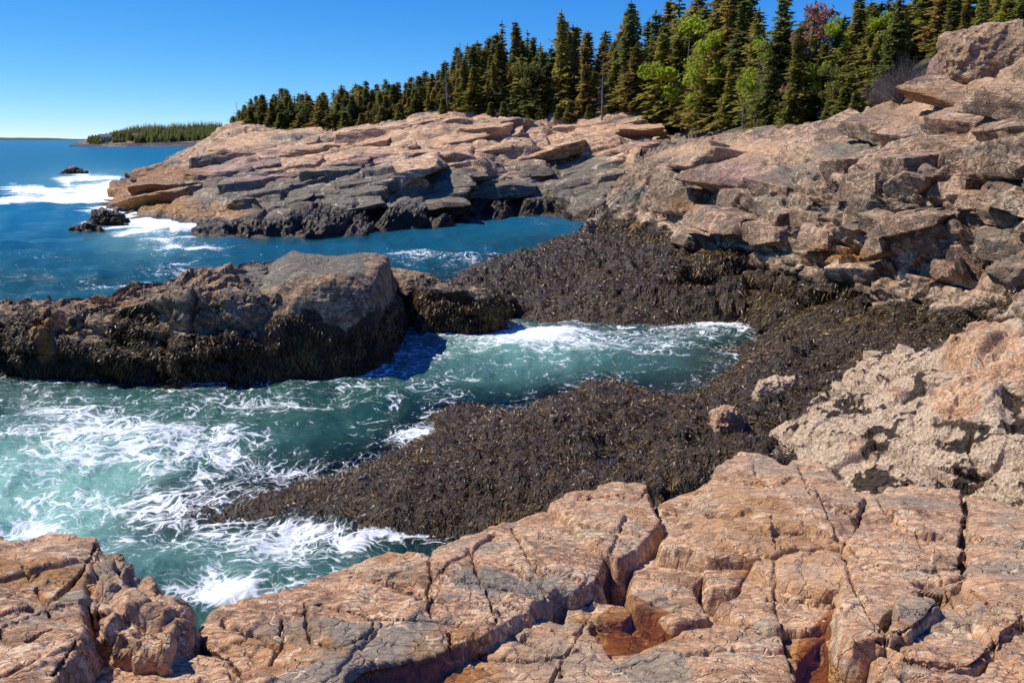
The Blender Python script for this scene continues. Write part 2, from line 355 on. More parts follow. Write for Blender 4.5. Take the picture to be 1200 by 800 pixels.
M_weed = t.done(t.pbr(c, .42, None, .36))
M_white = simple('white_paint', [(0.3, (0.72, 0.72, 0.70, 1)), (0.7, (0.82, 0.82, 0.80, 1))], 1, 0.7, 0)
M_roof = simple('shingle_roof', [(0.3, (0.10, 0.095, 0.09, 1)), (0.7, (0.18, 0.17, 0.16, 1))], 1, 0.9, 0)
M_glass = simple('window_glass', [(0.3, (0.02, 0.025, 0.03, 1)), (0.7, (0.04, 0.05, 0.06, 1))], 1, 0.1, 0)

# ------------------------------------------------------------------ the coast: lofted and gridded rock surfaces
rock_pts = []                                # coast points kept for the depth of the sea
weed_src = []                                # where rockweed grows: points, normals
cast = []                                    # coarse surfaces to stand things on
def finish(name, G, mat, scales, fb, masks, frame=None, seed=0, stretch=(1, 1, 1), warp=0.14, keep=None, kv=None, extra=None, smooth=False, weed_len=None, wd=None, nb=6, soften=0.0):
    nr, nc = G.shape[:2]; N = grid_normals(G, nb).reshape(-1, 3); P0 = G.reshape(-1, 3)
    N = np.where(N[:, 2:3] < -0.2, -N, N)
    F = grid_faces(nr, nc)
    kv = np.ones(len(P0), bool) if kv is None else kv
    F = F[kv[F].any(1)]; used = np.zeros(len(P0), bool); used[F] = True; F = (np.cumsum(used) - 1)[F]
    Pu, Nu = P0[used], N[used]
    P, d = rockify(Pu, Nu, scales, fb, frame, seed, warp, stretch, keep(Pu) if keep else None)
    D = np.zeros(len(P0)); D[used] = d; D = D.reshape(nr, nc); wv_ = used.reshape(nr, nc).astype(float)
    for ax in (0, 1):                        # 1-2-1 over grid neighbours so that steps do not alias
        pd = [(1, 1) if a == ax else (0, 0) for a in (0, 1)]; n_ = D.shape[ax]
        Dp, Wp = np.pad(D * wv_, pd), np.pad(wv_, pd); tk = lambda A, o: np.take(A, range(o, o + n_), axis=ax)
        D = (tk(Dp, 0) + 2 * tk(Dp, 1) + tk(Dp, 2)) / np.maximum(tk(Wp, 0) + 2 * tk(Wp, 1) + tk(Wp, 2), 1e-6)
    bl = soften(Pu) if callable(soften) else soften; P = Pu + Nu * (D.ravel()[used] * bl + d * (1 - bl))[:, None]
    if extra is not None: P = extra(P, Nu)
    at = masks(P, Pu); at.setdefault('pale', np.zeros(len(P), np.float32))
    if wd:                                   # matted weed makes lumpy relief
        w = np.clip(at['weed'], 0, 1)
        P = P + Nu * (w * wd * (ridged(P * .75, 2, 5) * 0.9 * sstep(.15, 1.1, P[:, 2]) + (np.abs(vnoise(P * 1.9, 6)) * 1.5 + np.abs(vnoise(P * 4.3, 7)) * .7 - .5) * sstep(-.05, .4, P[:, 2])))[:, None]
    rock_pts.append(P)
    if weed_len:
        full = P0.copy(); full[used] = P
        weed_src.append((P, grid_normals(full.reshape(nr, nc, 3), 1).reshape(-1, 3)[used], at['weed'], weed_len))
    full = P0.copy(); full[used] = P
    st = max(1, int(math.sqrt(nr * nc / 6000)))
    Gc = full.reshape(nr, nc, 3)[::st, ::st]; cast.append((Gc.reshape(-1, 3), grid_faces(*Gc.shape[:2])))
    return make_mesh(name, P, F, mat, at, smooth)
Z0 = lambda P: np.zeros(len(P), np.float32)
def blobs(P, lst):                           # soft patches round points given in the photo's pixels
    u, v, _ = proj(P); r = np.zeros(len(P), np.float32)
    for (a, b, su, sv, k) in lst: r = np.maximum(r, k * np.exp(-(((u - a) / su) ** 2 + ((v - b) / sv) ** 2)))
    return r

# --- headland across the cove
HW = [(112, 240), (150, 252), (200, 262), (238, 276), (300, 279), (360, 280), (430, 275), (500, 266), (560, 259), (640, 254), (690, 262), (730, 262)]
h1 = [Z(u, v, 0) for u, v in HW]
h0 = [p + np.array([0.3, -4, -2.0]) for p in h1]
h2v = [(120, 232), (165, 238), (215, 245), (262, 248), (312, 244), (370, 243), (430, 238), (500, 236), (570, 232), (640, 228), (700, 230), (735, 234)]
h2 = [Y(u, v, p[1] + dy) for (u, v), p, dy in zip(h2v, h1, [5, 5, 5, 5, 5, 5, 6, 6, 6, 5, 3, 3])]
h3 = [Y(*q) for q in [(132, 218, 112), (180, 218, 108), (228, 212, 96), (275, 212, 86), (318, 212, 82), (372, 210, 80), (432, 208, 78), (502, 208, 80), (575, 206, 83), (645, 203, 88), (705, 205, 85), (742, 212, 80)]]
h4 = [Y(*q) for q in [(148, 205, 130), (198, 200, 128), (245, 190, 118), (290, 186, 108), (338, 186, 101), (390, 184, 96), (450, 182, 93), (520, 176, 92), (590, 172, 93), (655, 168, 95), (715, 170, 92), (750, 182, 87)]]
h5 = [Y(*q) for q in [(178, 193, 152), (225, 178, 150), (262, 163, 142), (308, 163, 130), (350, 167, 122), (400, 163, 114), (460, 156, 109), (530, 148, 107), (600, 148, 105), (660, 152, 105), (722, 150, 102), (766, 164, 96)]]
h6 = [Y(*q) for q in [(212, 181, 192), (240, 164, 178), (275, 145, 166), (320, 151, 155), (355, 159, 145), (400, 153, 136), (450, 145, 129), (530, 131, 121), (600, 135, 117), (660, 138, 115), (740, 131, 111), (795, 157, 104)]]
h7 = [p + np.array([0, 14, 0.6]) for p in h6]; h7[0][2] -= 3; h7[1][2] -= 1
Gh = loft([h0, h1, h2, h3, h4, h5, h6, h7], 2.5)
HFR = rotm('Y', 14) @ rotm('X', -12)
def head_masks(P, P0):
    z = P[:, 2]; n = fbm(P * 0.22, 4, 3); n2 = fbm(P * np.array([0.06, 0.06, 0.25]), 3, 9)
    dark = sstep(5.0, 3.0, z + 1.1 * n)
    return dict(weed=sstep(1.9, 0.5, z + 0.8 * n) * (1 - .75 * blobs(P, [(165, 232, 70, 22, 1.0), (230, 250, 60, 14, .8)])), barn=Z0(P), grey=np.maximum(dark * 0.95 * (1 - .7 * blobs(P, [(165, 232, 70, 22, 1.0), (235, 248, 60, 14, .9)])), sstep(0.35, 0.7, n2) * 0.5 + blobs(P, [(640, 135, 40, 14, 1.0), (420, 205, 60, 18, .9), (340, 215, 60, 14, .8), (370, 162, 40, 8, .8), (620, 200, 70, 20, .6)])),
                rust=blobs(P, [(190, 205, 70, 16, .7), (160, 232, 75, 20, 1.0), (235, 248, 70, 12, .9)]) * sstep(-.2, .3, z), pink=sstep(0.25, 0.6, -n2) * 0.6, pale=sstep(4.0, 7.0, z + 1.2 * n) * (.5 + .5 * fbm(P * .12, 3, 11)))
me = finish('headland', Gh, M_head, [(7, 0.42, .6, 0.7, 0.22, (1.9, 1.1, .36)), (2.6, 0.36, 0.4, 0.6, 0.12, (1.8, 1, .4)), (1.1, 0.12, 0.2, 0.2, 0.07, (1.6, 1, .6))], (0.10, 0.4, .2), head_masks, HFR, 3, (1, 1, 1), wd=0.25, soften=1.0)
headland = tag(add('headland', me), 'rocky headland of pink and grey granite across the cove', kind='structure')

# --- cliff on the right
c1 = [Z(*q) for q in [(686, 268, .7), (745, 290, 1.5), (800, 306, 1.7), (870, 318, 1.7), (935, 335, 1.8), (1000, 352, 2.0), (1080, 372, 2.3), (1150, 376, 2.8), (1215, 388, 3.2), (1330, 410, 3.6)]]
c0 = [p + np.array([-1.2, -1.5, -2.0]) for p in c1]
c3 = [Y(*q) for q in [(702, 242, 61), (752, 226, 55), (808, 212, 48), (874, 205, 41), (940, 197, 35.5), (1008, 191, 30.5), (1080, 187, 27), (1148, 186, 25), (1212, 184, 22.5), (1330, 178, 18.5)]]
c2 = [Y(*q) for q in [(692, 256, 59.5), (748, 262, 49.5), (802, 268, 43.5), (872, 268, 36.5), (938, 272, 32.6), (1004, 280, 28.2), (1080, 288, 25.2), (1150, 292, 23.6), (1213, 298, 21.2), (1330, 310, 17.4)]]
c4 = [Y(*q) for q in [(718, 216, 66), (768, 192, 62), (822, 184, 57), (880, 180, 51), (945, 172, 45), (1010, 160, 39.5), (1080, 142, 35), (1148, 126, 31.5), (1212, 112, 28.5), (1330, 80, 24)]]
c5 = [Y(*q) for q in [(734, 202, 72), (780, 178, 70), (826, 164, 68), (890, 152, 63), (950, 142, 57), (1014, 130, 50), (1072, 110, 44), (1130, 82, 39), (1200, 56, 35), (1330, 15, 30)]]
c6 = [p + np.array([1, 9, -0.4]) for p in c5]
A1, A2, A3 = np.array(c1), np.array(c2), np.array(c3)
def face(t):                                 # point on the plain face
    t = np.asarray(t)[:, None]; return (1 - t) ** 2 * A1 + 2 * t * (1 - t) * (2 * A2 - .5 * A1 - .5 * A3) + t ** 2 * A3
rc = np.random.default_rng(8); steps = []
nl = 4; ncol = len(c1); lev = np.stack([(k + 1) / (nl + 1) + rc.uniform(-.06, .06, ncol) for k in range(nl)])
amt = np.interp([q[0] for q in [proj(p)[:1] for p in A1]], [700, 880, 960], [.35, .6, .9])
for k in range(nl):                          # riser, then tread: the face climbs in ledges
    t0 = lev[k]; lo = face(np.clip(t0 - .5 / (nl + 1), 0, 1)); mid = face(t0); up = face(np.clip(t0 + .5 / (nl + 1), 0, 1))
    lip = mid.copy(); lip[:, :2] = mid[:, :2] * (1 - amt[:, None]) + lo[:, :2] * amt[:, None]
    back = mid.copy(); back[:, :2] = mid[:, :2] * (1 - amt[:, None]) + up[:, :2] * amt[:, None]; back[:, 2] += .12
    steps += [list(lip), list(back)]
Gc = loft([c0, c1] + steps + [c3, c4, c5, c6], 2.8)
def cliff_masks(P, P0):
    z = P[:, 2]; n = fbm(P * 0.5, 4, 13); n2 = fbm(P * 0.16, 3, 19)
    u, v, _ = proj(P)
    wl = 2.2 + 0.5 * n + np.where(u > 900, (u - 900) * 0.0016, 0)
    return dict(weed=sstep(wl + 0.35, wl - 0.25, z), barn=sstep(wl - .1, wl + 0.25, z) * sstep(wl + 1.5, wl + 0.3, z + .6 * n) * (.5 + .35 * n),
                grey=np.maximum(np.maximum(sstep(0.25, 0.6, n2) * 0.7, sstep(7.2, 5.5, z) * (.30 + .35 * n)), blobs(P, [(905, 240, 40, 30, .7), (1170, 285, 50, 40, .75), (1160, 40, 60, 40, .5)])),
                rust=blobs(P, [(980, 300, 40, 14, 1.0), (1060, 110, 60, 20, .6), (740, 265, 30, 25, .65), (800, 240, 30, 10, .6)]), pink=blobs(P, [(860, 205, 70, 20, .62), (1010, 165, 50, 12, .4)]), pale=blobs(P, [(860, 176, 110, 14, .8), (1080, 130, 70, 26, .55), (1170, 100, 60, 30, .6), (960, 190, 40, 14, .5), (780, 290, 50, 14, .6), (1060, 330, 120, 10, .4)]))
def cliff_keep(P):
    u, v, _ = proj(P); low = sstep(3.6, 2.4, P[:, 2])
    return (1 - .35 * sstep(950, 860, u)) * (1 - .45 * sstep(212, 180, v)) * (1 - .35 * low)
CFR = rotm('Z', 28) @ rotm('Y', 8)
me = finish('cliff', Gc, M_cliff, [(2.8, 0.42, .5, 0.9, 0.10, (1.3, 1, .6)), (1.1, 0.20, 0.30, 0.50, 0.06, (1.4, 1, .55)), (0.55, 0.09, 0.24, 0.16, 0.04)], (0.06, 0.9, .25), cliff_masks, CFR, 21, (1, 1, 1), weed_len=0.2, wd=0.1, nb=7, keep=cliff_keep, soften=lambda P: sstep(225, 195, proj(P)[1]))
cliff = tag(add('cliff', me), 'jointed brown and pink granite cliff rising to the trees', kind='structure')

# --- low tidal shelf with rockweed, round the pool
sh = [  # (u, v, z) read off the photograph
 # water edge, near side of the pool
 (180, 598, -.2), (260, 582, -.06), (330, 568, 0), (420, 548, .02), (470, 522, .0), (505, 490, 0), (545, 474, .12), (600, 482, -.02), (640, 470, 0), (690, 452, .55), (740, 455, .5), (780, 466, .25),
 (830, 460, .1), (865, 428, .05), (885, 402, .05), (903, 372, .1), (200, 612, -.15), (300, 606, .02), (360, 604, .05), (430, 612, .05), (500, 620, .05), (545, 624, .05),
 # crest of the weedy ledge
 (230, 600, -.06), (280, 594, .02), (340, 588, .10), (400, 582, .2), (450, 570, .28), (500, 570, .42), (480, 598, .28), (510, 530, .25), (545, 500, .22), (560, 545, .5), (610, 520, .55), (680, 490, .75), (740, 490, .6), (640, 570, .6), (700, 540, .55), (780, 520, .7), (720, 600, .8), (640, 610, .4),
 (850, 500, .9), (840, 560, 1.0), (900, 470, 1.0), (900, 430, .8), (930, 400, 1.0), (980, 380, 1.4), (1040, 385, 1.7), (1100, 390, 2.1), (1150, 390, 2.6), (1000, 430, 1.3), (960, 520, 1.2), (1050, 470, 1.6), (1100, 560, 2.0), (1200, 575, 2.2), (1200, 480, 2.2), (1280, 480, 2.6),
 (930, 345, 1.2), (1000, 360, 1.8),
 # back shelf
 (575, 352, .35), (600, 322, 1.0), (640, 300, 1.15), (690, 285, 1.2), (700, 268, .7), (740, 300, 1.55), (800, 312, 1.6), (860, 325, 1.6), (640, 340, .8), (700, 330, 1.0), (760, 345, .9), (820, 345, .9), (880, 345, .9), (655, 372, .1), (720, 379, .05), (780, 379, .05), (840, 363, .05), (890, 360, .1), (615, 352, .1),
 (545, 318, 0), (600, 302, -.1), (635, 286, 0), (680, 274, 0), (560, 370, -.1),
 # bed of the pool, the cove and the open water
 (700, 415, -1.3), (600, 430, -1.5), (800, 400, -1.0), (820, 403, -.4), (860, 385, -.7), (500, 440, -1.6), (560, 400, -1.3), (640, 395, -1.0), (400, 500, -1.6), (300, 500, -1.8), (200, 540, -1.6), (100, 560, -2.2), (0, 560, -2.4), (0, 480, -2.4), (100, 640, -2.0), (250, 650, -1.5), (400, 660, -1.3), (500, 650, -1.0), (300, 720, -1.6), (0, 700, -2), (200, 480, -1.7),
 (480, 300, -1.8), (560, 290, -1.6), (640, 270, -1.0), (420, 300, -2), (500, 320, -1.3), (-80, 500, -2.6), (-80, 600, -2.6), (700, 700, .8), (900, 650, 1.2), (1200, 700, 2.2), (600, 690, -.2)]
pts = np.array([np.append(Z(u, v, max(z, 0))[:2], z) for u, v, z in sh])       # bed points lie under the water surface seen at that pixel
f_sh = tps(pts[:, :2], pts[:, 2], 0.12)
nr, nc = 360, 600
rr = 1 / np.linspace(1 / 8.2, 1 / 66.0, nr) if False else np.exp(np.linspace(math.log(8.2), math.log(66), nr))
aa = np.linspace(-0.66, 0.80, nc)
Xs = np.stack([aa[None, :] * rr[:, None] * 1.0, np.repeat(rr[:, None], nc, 1)], -1)
zs = f_sh(Xs.reshape(-1, 2)); zs = np.clip(zs, -2.6, 4)
Gs = np.concatenate([Xs.reshape(-1, 2), zs[:, None]], 1).reshape(nr, nc, 3)
def shelf_masks(P, P0):
    z = P[:, 2]; n = fbm(P * 0.7, 4, 33)
    return dict(weed=np.full(len(P), 1.0, np.float32) - 0.5 * sstep(2.1, 2.7, z + .4 * n), barn=sstep(0.45, 0.7, fbm(P * 0.9, 3, 37)) * sstep(.9, 1.3, z) * .0, grey=Z0(P), rust=Z0(P), pink=Z0(P))
me = finish('tidal_shelf', Gs, M_isl, [(2.0, 0.15, 0.2, 0.22, 0.12, (1.5, 1, .5)), (0.9, 0.07, 0.14, 0.10, 0.08)], (0.06, 0.8), shelf_masks, None, 31,
            kv=zs > -1.15, weed_len=0.2, wd=0.14, nb=3, keep=lambda P: 0.12 + .88 * sstep(.35, 1.1, P[:, 2]))
shelf = tag(add('tidal_shelf', me), 'low tidal shelf matted with brown rockweed beside the pool', kind='structure')

# --- rock island in the inlet
iw = [(-60, 440), (0, 442), (45, 446), (120, 450), (200, 453), (265, 451), (330, 442), (400, 431), (442, 414), (463, 388)]
i1 = [Z(u, v, 0) for u, v in iw]; i0 = [p + np.array([0, -.5, -1.4]) for p in i1]
i2 = [Y(u, v, p[1] + .3) for (u, v), p in zip([(-60, 405), (0, 405), (42, 403), (120, 405), (200, 408), (265, 405), (330, 395), (400, 382), (442, 372), (466, 368)], i1)]
i3 = [Y(u, v, p[1] + dy) for (u, v), p, dy in zip([(-60, 378), (0, 372), (42, 368), (120, 362), (200, 352), (252, 346), (322, 327), (395, 311), (428, 319), (460, 343)], i1, [1.1, 1.0, 1.0, 1.1, 1.2, 1.1, .9, .8, .7, .5])]
i2 = i2
i4 = [Y(*q) for q in [(-60, 372, 28), (0, 360, 28), (60, 347, 27.5), (130, 339, 28), (205, 328, 29.5), (258, 314, 30), (330, 285, 32.5), (398, 296, 32), (438, 307, 32.3), (459, 327, 33)]]
i5 = [p + np.array([0.2, 1.6, -p[2] * .8]) for p in i4]; i6 = [p + np.array([0.2, 2.8, -p[2] - 1.0]) for p in i4]
for k_ in (6, 7, 8):
    for r_ in (i3, i4): r_[k_] = r_[k_] * np.array([1, 1, .78])
i3b = [a * .86 + b * .14 + np.array([0, 0, .07]) for a, b in zip(i3, i4)]; i4a = [a * .1 + b * .9 for a, b in zip(i3, i4)]
Gi = loft([i0, i1, i2, i3, i3b, i4a, i4, i5, i6], 2.0)
def isl_masks(P, P0):
    z = P[:, 2]; n = fbm(P * 0.8, 4, 43); u, v, _ = proj(P)
    wl = 1.75 + 0.75 * n
    top = signed_dist(np.stack([u, v], 1), np.array([(279, 284), (345, 281), (420, 294), (424, 322), (400, 314), (346, 322), (297, 340), (284, 322)], float))
    grey = sstep(10, -6, top) * sstep(1.5, 1.9, z)
    return dict(weed=sstep(wl + 0.3, wl - 0.3, z) * (1 - .9 * blobs(P, [(55, 400, 18, 40, .8), (120, 350, 80, 14, .9), (318, 365, 30, 36, .95), (240, 350, 40, 30, .8), (390, 335, 40, 14, .8)])) * (1 - grey), barn=sstep(1.7, 2.0, z) * 0.35 * (1 - grey), grey=grey * 1.6,
                rust=blobs(P, [(50, 400, 22, 50, .8), (100, 440, 120, 10, .7), (250, 445, 120, 8, .7), (130, 355, 60, 12, .6)]), pink=Z0(P))
me = finish('sea_rock', Gi, M_isl, [(2.0, 0.16, 0.40, 0.35, 0.10, (1.2, 1, .8)), (0.8, 0.12, 0.28, 0.22, 0.05, (1.1, 1, .9)), (0.3, 0.03, 0.07, 0.04, 0.025)], (0.05, 1.1, .15), isl_masks, rotm('Z', 20), 47, weed_len=0.16, wd=0.1,
            keep=lambda P: 1 - 0.7 * sstep(15, -10, signed_dist(np.stack(proj(P)[:2], 1), np.array([(279, 284), (345, 281), (420, 294), (424, 322), (400, 314), (346, 322), (297, 340), (284, 322)], float))))
island = tag(add('sea_rock', me), 'big rock island with flat dark grey top, weed-covered sides standing in the inlet', 'rock')

# --- barnacled rock between the shelf and the foreground
g1 = [Z(*q) for q in [(905, 548, 1.2), (950, 560, 1.5), (1000, 577, 1.8), (1045, 584, 2.0), (1088, 562, 2.2), (1150, 553, 2.4), (1220, 560, 2.6), (1350, 580, 2.9)]]
g0 = [p + np.array([0, -.6, -1.2]) for p in g1]
g2 = [Z(*q) for q in [(914, 515, 1.75), (962, 500, 2.05), (1010, 495, 2.2), (1060, 490, 2.45), (1110, 478, 2.75), (1160, 466, 3.0), (1220, 462, 3.2), (1350, 470, 3.6)]]
g3 = [Z(*q) for q in [(930, 494, 1.65), (975, 466, 1.8), (1018, 424, 1.95), (1060, 416, 2.3), (1112, 408, 2.85), (1150, 386, 3.3), (1210, 376, 3.6), (1350, 368, 4.2)]]
g4 = [p + np.array([.2, 1.0, -.5]) for p in g3]; g5 = [p + np.array([.3, 1.6, -2.2]) for p in g3]
Gg = loft([g0, g1, g2, g3, g4, g5], 2.0)
def barn_masks(P, P0):
    n = fbm(P * 2.2, 4, 53); u, v, _ = proj(P); bare = blobs(P, [(1150, 410, 45, 42, 1.3), (1120, 470, 34, 26, 1.0), (1220, 420, 60, 40, 1.2), (1050, 460, 16, 10, .8), (1000, 520, 18, 10, .7)])
    wd_ = np.clip(sstep(0.05, 0.5, .7 * n + .6 * fbm(P * 6.5, 3, 54) + .25 * fbm(P * 1.1, 2, 58)) * 0.8, 0, 1)
    lo = sstep(1.6, 1.2, P[:, 2])
    return dict(weed=np.maximum(wd_ * (1 - np.clip(bare, 0, 1)), lo), barn=np.clip(1.0 - bare, 0, 1) * 0.88, grey=Z0(P), rust=blobs(P, [(1000, 560, 40, 20, .5)]), pink=Z0(P))
me = finish('barnacle_rock', Gg, M_fg, [(1.5, 0.10, 0.24, 0.14, 0.07), (0.55, 0.05, 0.10, 0.06, 0.035), (0.16, 0.02, 0.03, 0.015, 0.015)], (0.045, 2.4), barn_masks, rotm('Z', 35), 57, weed_len=None, wd=0.05)
tag(add('barnacle_rock', me), 'broad pale rock crusted with white barnacles and patches of black weed', 'rock')

# --- foreground ledge: a base with separate slabs and blocks on it
CRK = [[(415, 671), (455, 684), (500, 700), (527, 705)], [(502, 645), (505, 670), (502, 695), (507, 722)], [(548, 640), (560, 668), (568, 682), (574, 702), (584, 728)], [(518, 668), (545, 680), (566, 686), (600, 693)],
 [(370, 709), (405, 714), (435, 724), (482, 725), (540, 731)], [(438, 728), (428, 744), (412, 753), (395, 758), (376, 752)], [(357, 705), (360, 730), (363, 752)], [(331, 728), (329, 758), (318, 776)], [(527, 742), (530, 770)],
 [(113, 640), (100, 665), (80, 686), (56, 706)], [(0, 716), (40, 715)], [(42, 690), (56, 706), (60, 720)], [(92, 750), (64, 788)], [(60, 735), (30, 750)], [(28, 662), (36, 678), (46, 672)], [(0, 740), (8, 752)],
 [(1132, 575), (1131, 600), (1129, 625), (1128, 650), (1130, 676)], [(992, 640), (1030, 663), (1072, 667), (1128, 664)], [(1075, 684), (1100, 683), (1128, 678)], [(1070, 694), (1104, 702), (1084, 724), (1060, 739), (1032, 737)],
 [(1060, 770), (1090, 779), (1140, 780), (1163, 756), (1180, 742), (1200, 722)], [(900, 625), (950, 622), (985, 629)], [(676, 584), (732, 579)], [(675, 614), (710, 617), (752, 626)], [(828, 602), (860, 603), (882, 597)],
 [(600, 617), (620, 650), (638, 678)], [(600, 668), (625, 680), (640, 700)], [(1128, 630), (1200, 640)], [(1040, 600), (1075, 625), (1130, 640)], [(935, 545), (950, 575), (1000, 600)], [(850, 560), (905, 570), (930, 560)],
 [(1140, 690), (1170, 720), (1200, 735)], [(800, 765), (870, 760), (930, 765)], [(600, 745), (640, 760), (660, 790)], [(560, 770), (620, 775), (680, 760)], [(1030, 750), (1065, 765)], [(900, 700), (950, 705), (984, 715)], [(225, 760), (270, 772), (285, 800)], [(260, 730), (300, 745), (330, 758)]]
def groove(P, N):
    u, v, dep = proj(P); n1 = 3.0 * fbm(P * 9, 3, 70); n2 = 3.0 * fbm(P * 9 + 31, 3, 71); q = np.stack([u + n1, v + n2], 1); best = np.full(len(P), 99.0)
    for pl in CRK:
        for a, b in zip(pl[:-1], pl[1:]):
            a = np.array(a, float); b = np.array(b, float); e = b - a; w = q - a
            t = np.clip((w @ e) / (e @ e), 0, 1); best = np.minimum(best, np.linalg.norm(w - t[:, None] * e, axis=1))
    wpx = 1.5 + 0.9 * fbm(P * 3, 2, 72)
    dd = best
    return P - N * (0.07 * np.exp(-(dd / np.maximum(wpx, .7)) ** 2) + 0.006 * np.exp(-(dd / 6) ** 2))[:, None]
def fg_masks(kind, tint={}):
    def f(P, P0):
        m = f0(P, P0)
        for k_, v_ in tint.items(): m[k_] = np.clip(m.get(k_, 0) + v_, 0, 1) + Z0(P)
        return m
    def f0(P, P0):
        n = fbm(P * 1.1, 4, 63); u, v, _ = proj(P)
        pool = blobs(P, [(740, 742, 60, 26, 1.0), (960, 775, 50, 38, 1.05), (480, 782, 90, 16, .95), (690, 725, 30, 14, .6), (880, 735, 70, 10, .5), (620, 790, 40, 8, .4)])
        return dict(weed=Z0(P), barn=Z0(P), grey=np.maximum(sstep(0.2, 0.6, n) * 0.62, blobs(P, [(890, 540, 24, 16, .75), (340, 740, 60, 20, .5), (660, 770, 60, 30, .5), (560, 640, 60, 14, .4), (1180, 610, 40, 20, .55)])),
                    rust=np.maximum(sstep(0.35, 0.8, fbm(P * 0.9 + 50, 3, 66)) * .5, pool * sstep(.10, -.06, P[:, 2] - (4.95 - .22 * P[:, 1]) - (.12 if kind == 'base' else 0))), pink=sstep(0.25, 0.6, fbm(P * 0.8 + 9, 3, 67)) * 0.25)
    return f
FSC = [(0.75, 0.012, 0.045, 0.08, 0.008, (1.1, 1.6, 9)), (0.34, 0.006, 0.028, 0.016, 0.005), (0.12, 0.004, 0.018, 0.004, 0.004)]
FFR = rotm('Z', 14) @ rotm('X', 9)
def slab(name, poly, hi=(), drop=0.5, rnd=0.05, seed=0, parent=None, scales=FSC, fb=(0.007, 2.0, .1), bow=0.0, px=1.9, steep=4.5, tint={}):
    """one piece of the ledge: outline (u, v, height over the mean ledge), optional inner heights, sides that fall away"""
    w = np.array([S(*q) for q in poly]); allp = np.concatenate([w] + [[S(*q)] for q in hi]) if hi else w
    f = tps(allp[:, :2], allp[:, 2], 0.01)
    lo = w[:, :2].min(0) - 0.2; hi_ = w[:, :2].max(0) + 0.2
    y0 = max(lo[1], 0.6)
    ny = int(np.clip(math.log(hi_[1] / y0) * FPX * 0.72 / px, 40, 640 if name == 'rock_slab' else 260)); ys = np.exp(np.linspace(math.log(y0), math.log(hi_[1]), ny))
    ac = [x / y for x in (lo[0], hi_[0]) for y in (y0, hi_[1])]
    a0 = max(min(ac), -1.6); a1 = min(max(ac), 1.6)
    na = int(np.clip((a1 - a0) * FPX / px, 40, 620 if name == 'rock_slab' else 460)); al = np.linspace(a0, a1, na)
    X = np.stack([al[None, :] * ys[:, None], np.repeat(ys[:, None], na, 1)], -1).reshape(-1, 2)
    X3 = np.concatenate([X, np.zeros((len(X), 1))], 1)
    sd = signed_dist(X, w[:, :2]) + 0.022 * fbm(X3 * 3.1, 4, seed + 5)
    zt = f(np.clip(X, lo - .3, hi_ + .3))
    inn = np.clip(-sd, 0, 1.2)
    zz = zt + bow * (1 - np.exp(-inn / 0.25)) - rnd * np.exp(-inn / (rnd * 1.5)) - steep * np.clip(sd, 0, drop)
    zz = boxblur(zz.reshape(ny, na), 1).ravel()
    G = np.concatenate([X, zz[:, None]], 1).reshape(ny, na, 3)
    pu_, pv_, _ = proj(G.reshape(-1, 3)); vis = (pu_ > -300) & (pu_ < 1700) & (pv_ < 960)
    me = finish(name, G, M_fg, scales, fb, fg_masks(name, tint), FFR, 101, (1, 1, 1), kv=(sd < drop) & (vis if name == 'rock_slab' else True), extra=groove, nb=5, soften=.8)
    o = add(name, me, parent); return o
base_poly = [(-260, 668, -.1), (0, 668, -.1), (120, 690, -.2), (215, 745, -.3), (262, 722, -.25), (330, 700, -.25), (440, 664, -.25), (560, 632, -.25), (660, 600, -.25), (760, 590, -.25), (860, 552, -.25), (960, 560, -.25), (1080, 585, -.2), (1200, 602, -.2), (1450, 610, -.2), (1600, 1100, -.1), (600, 1500, -.1), (-500, 1200, -.1)]
ledge = slab('foreground_ledge', base_poly, [(600, 800, -.12), (740, 742, -.15), (960, 780, -.13), (480, 785, -.1), (300, 790, -.05), (900, 660, -.15), (690, 690, -.34), (800, 740, -.12), (690, 730, -.14), (210, 745, -.7)], drop=0.9, seed=101, px=3.2)
tag(ledge, 'orange and tan granite ledge in the foreground', kind='structure')
def L(pts, off): return [(u, v, off + (r[0] if r else 0)) for (u, v, *r) in pts]
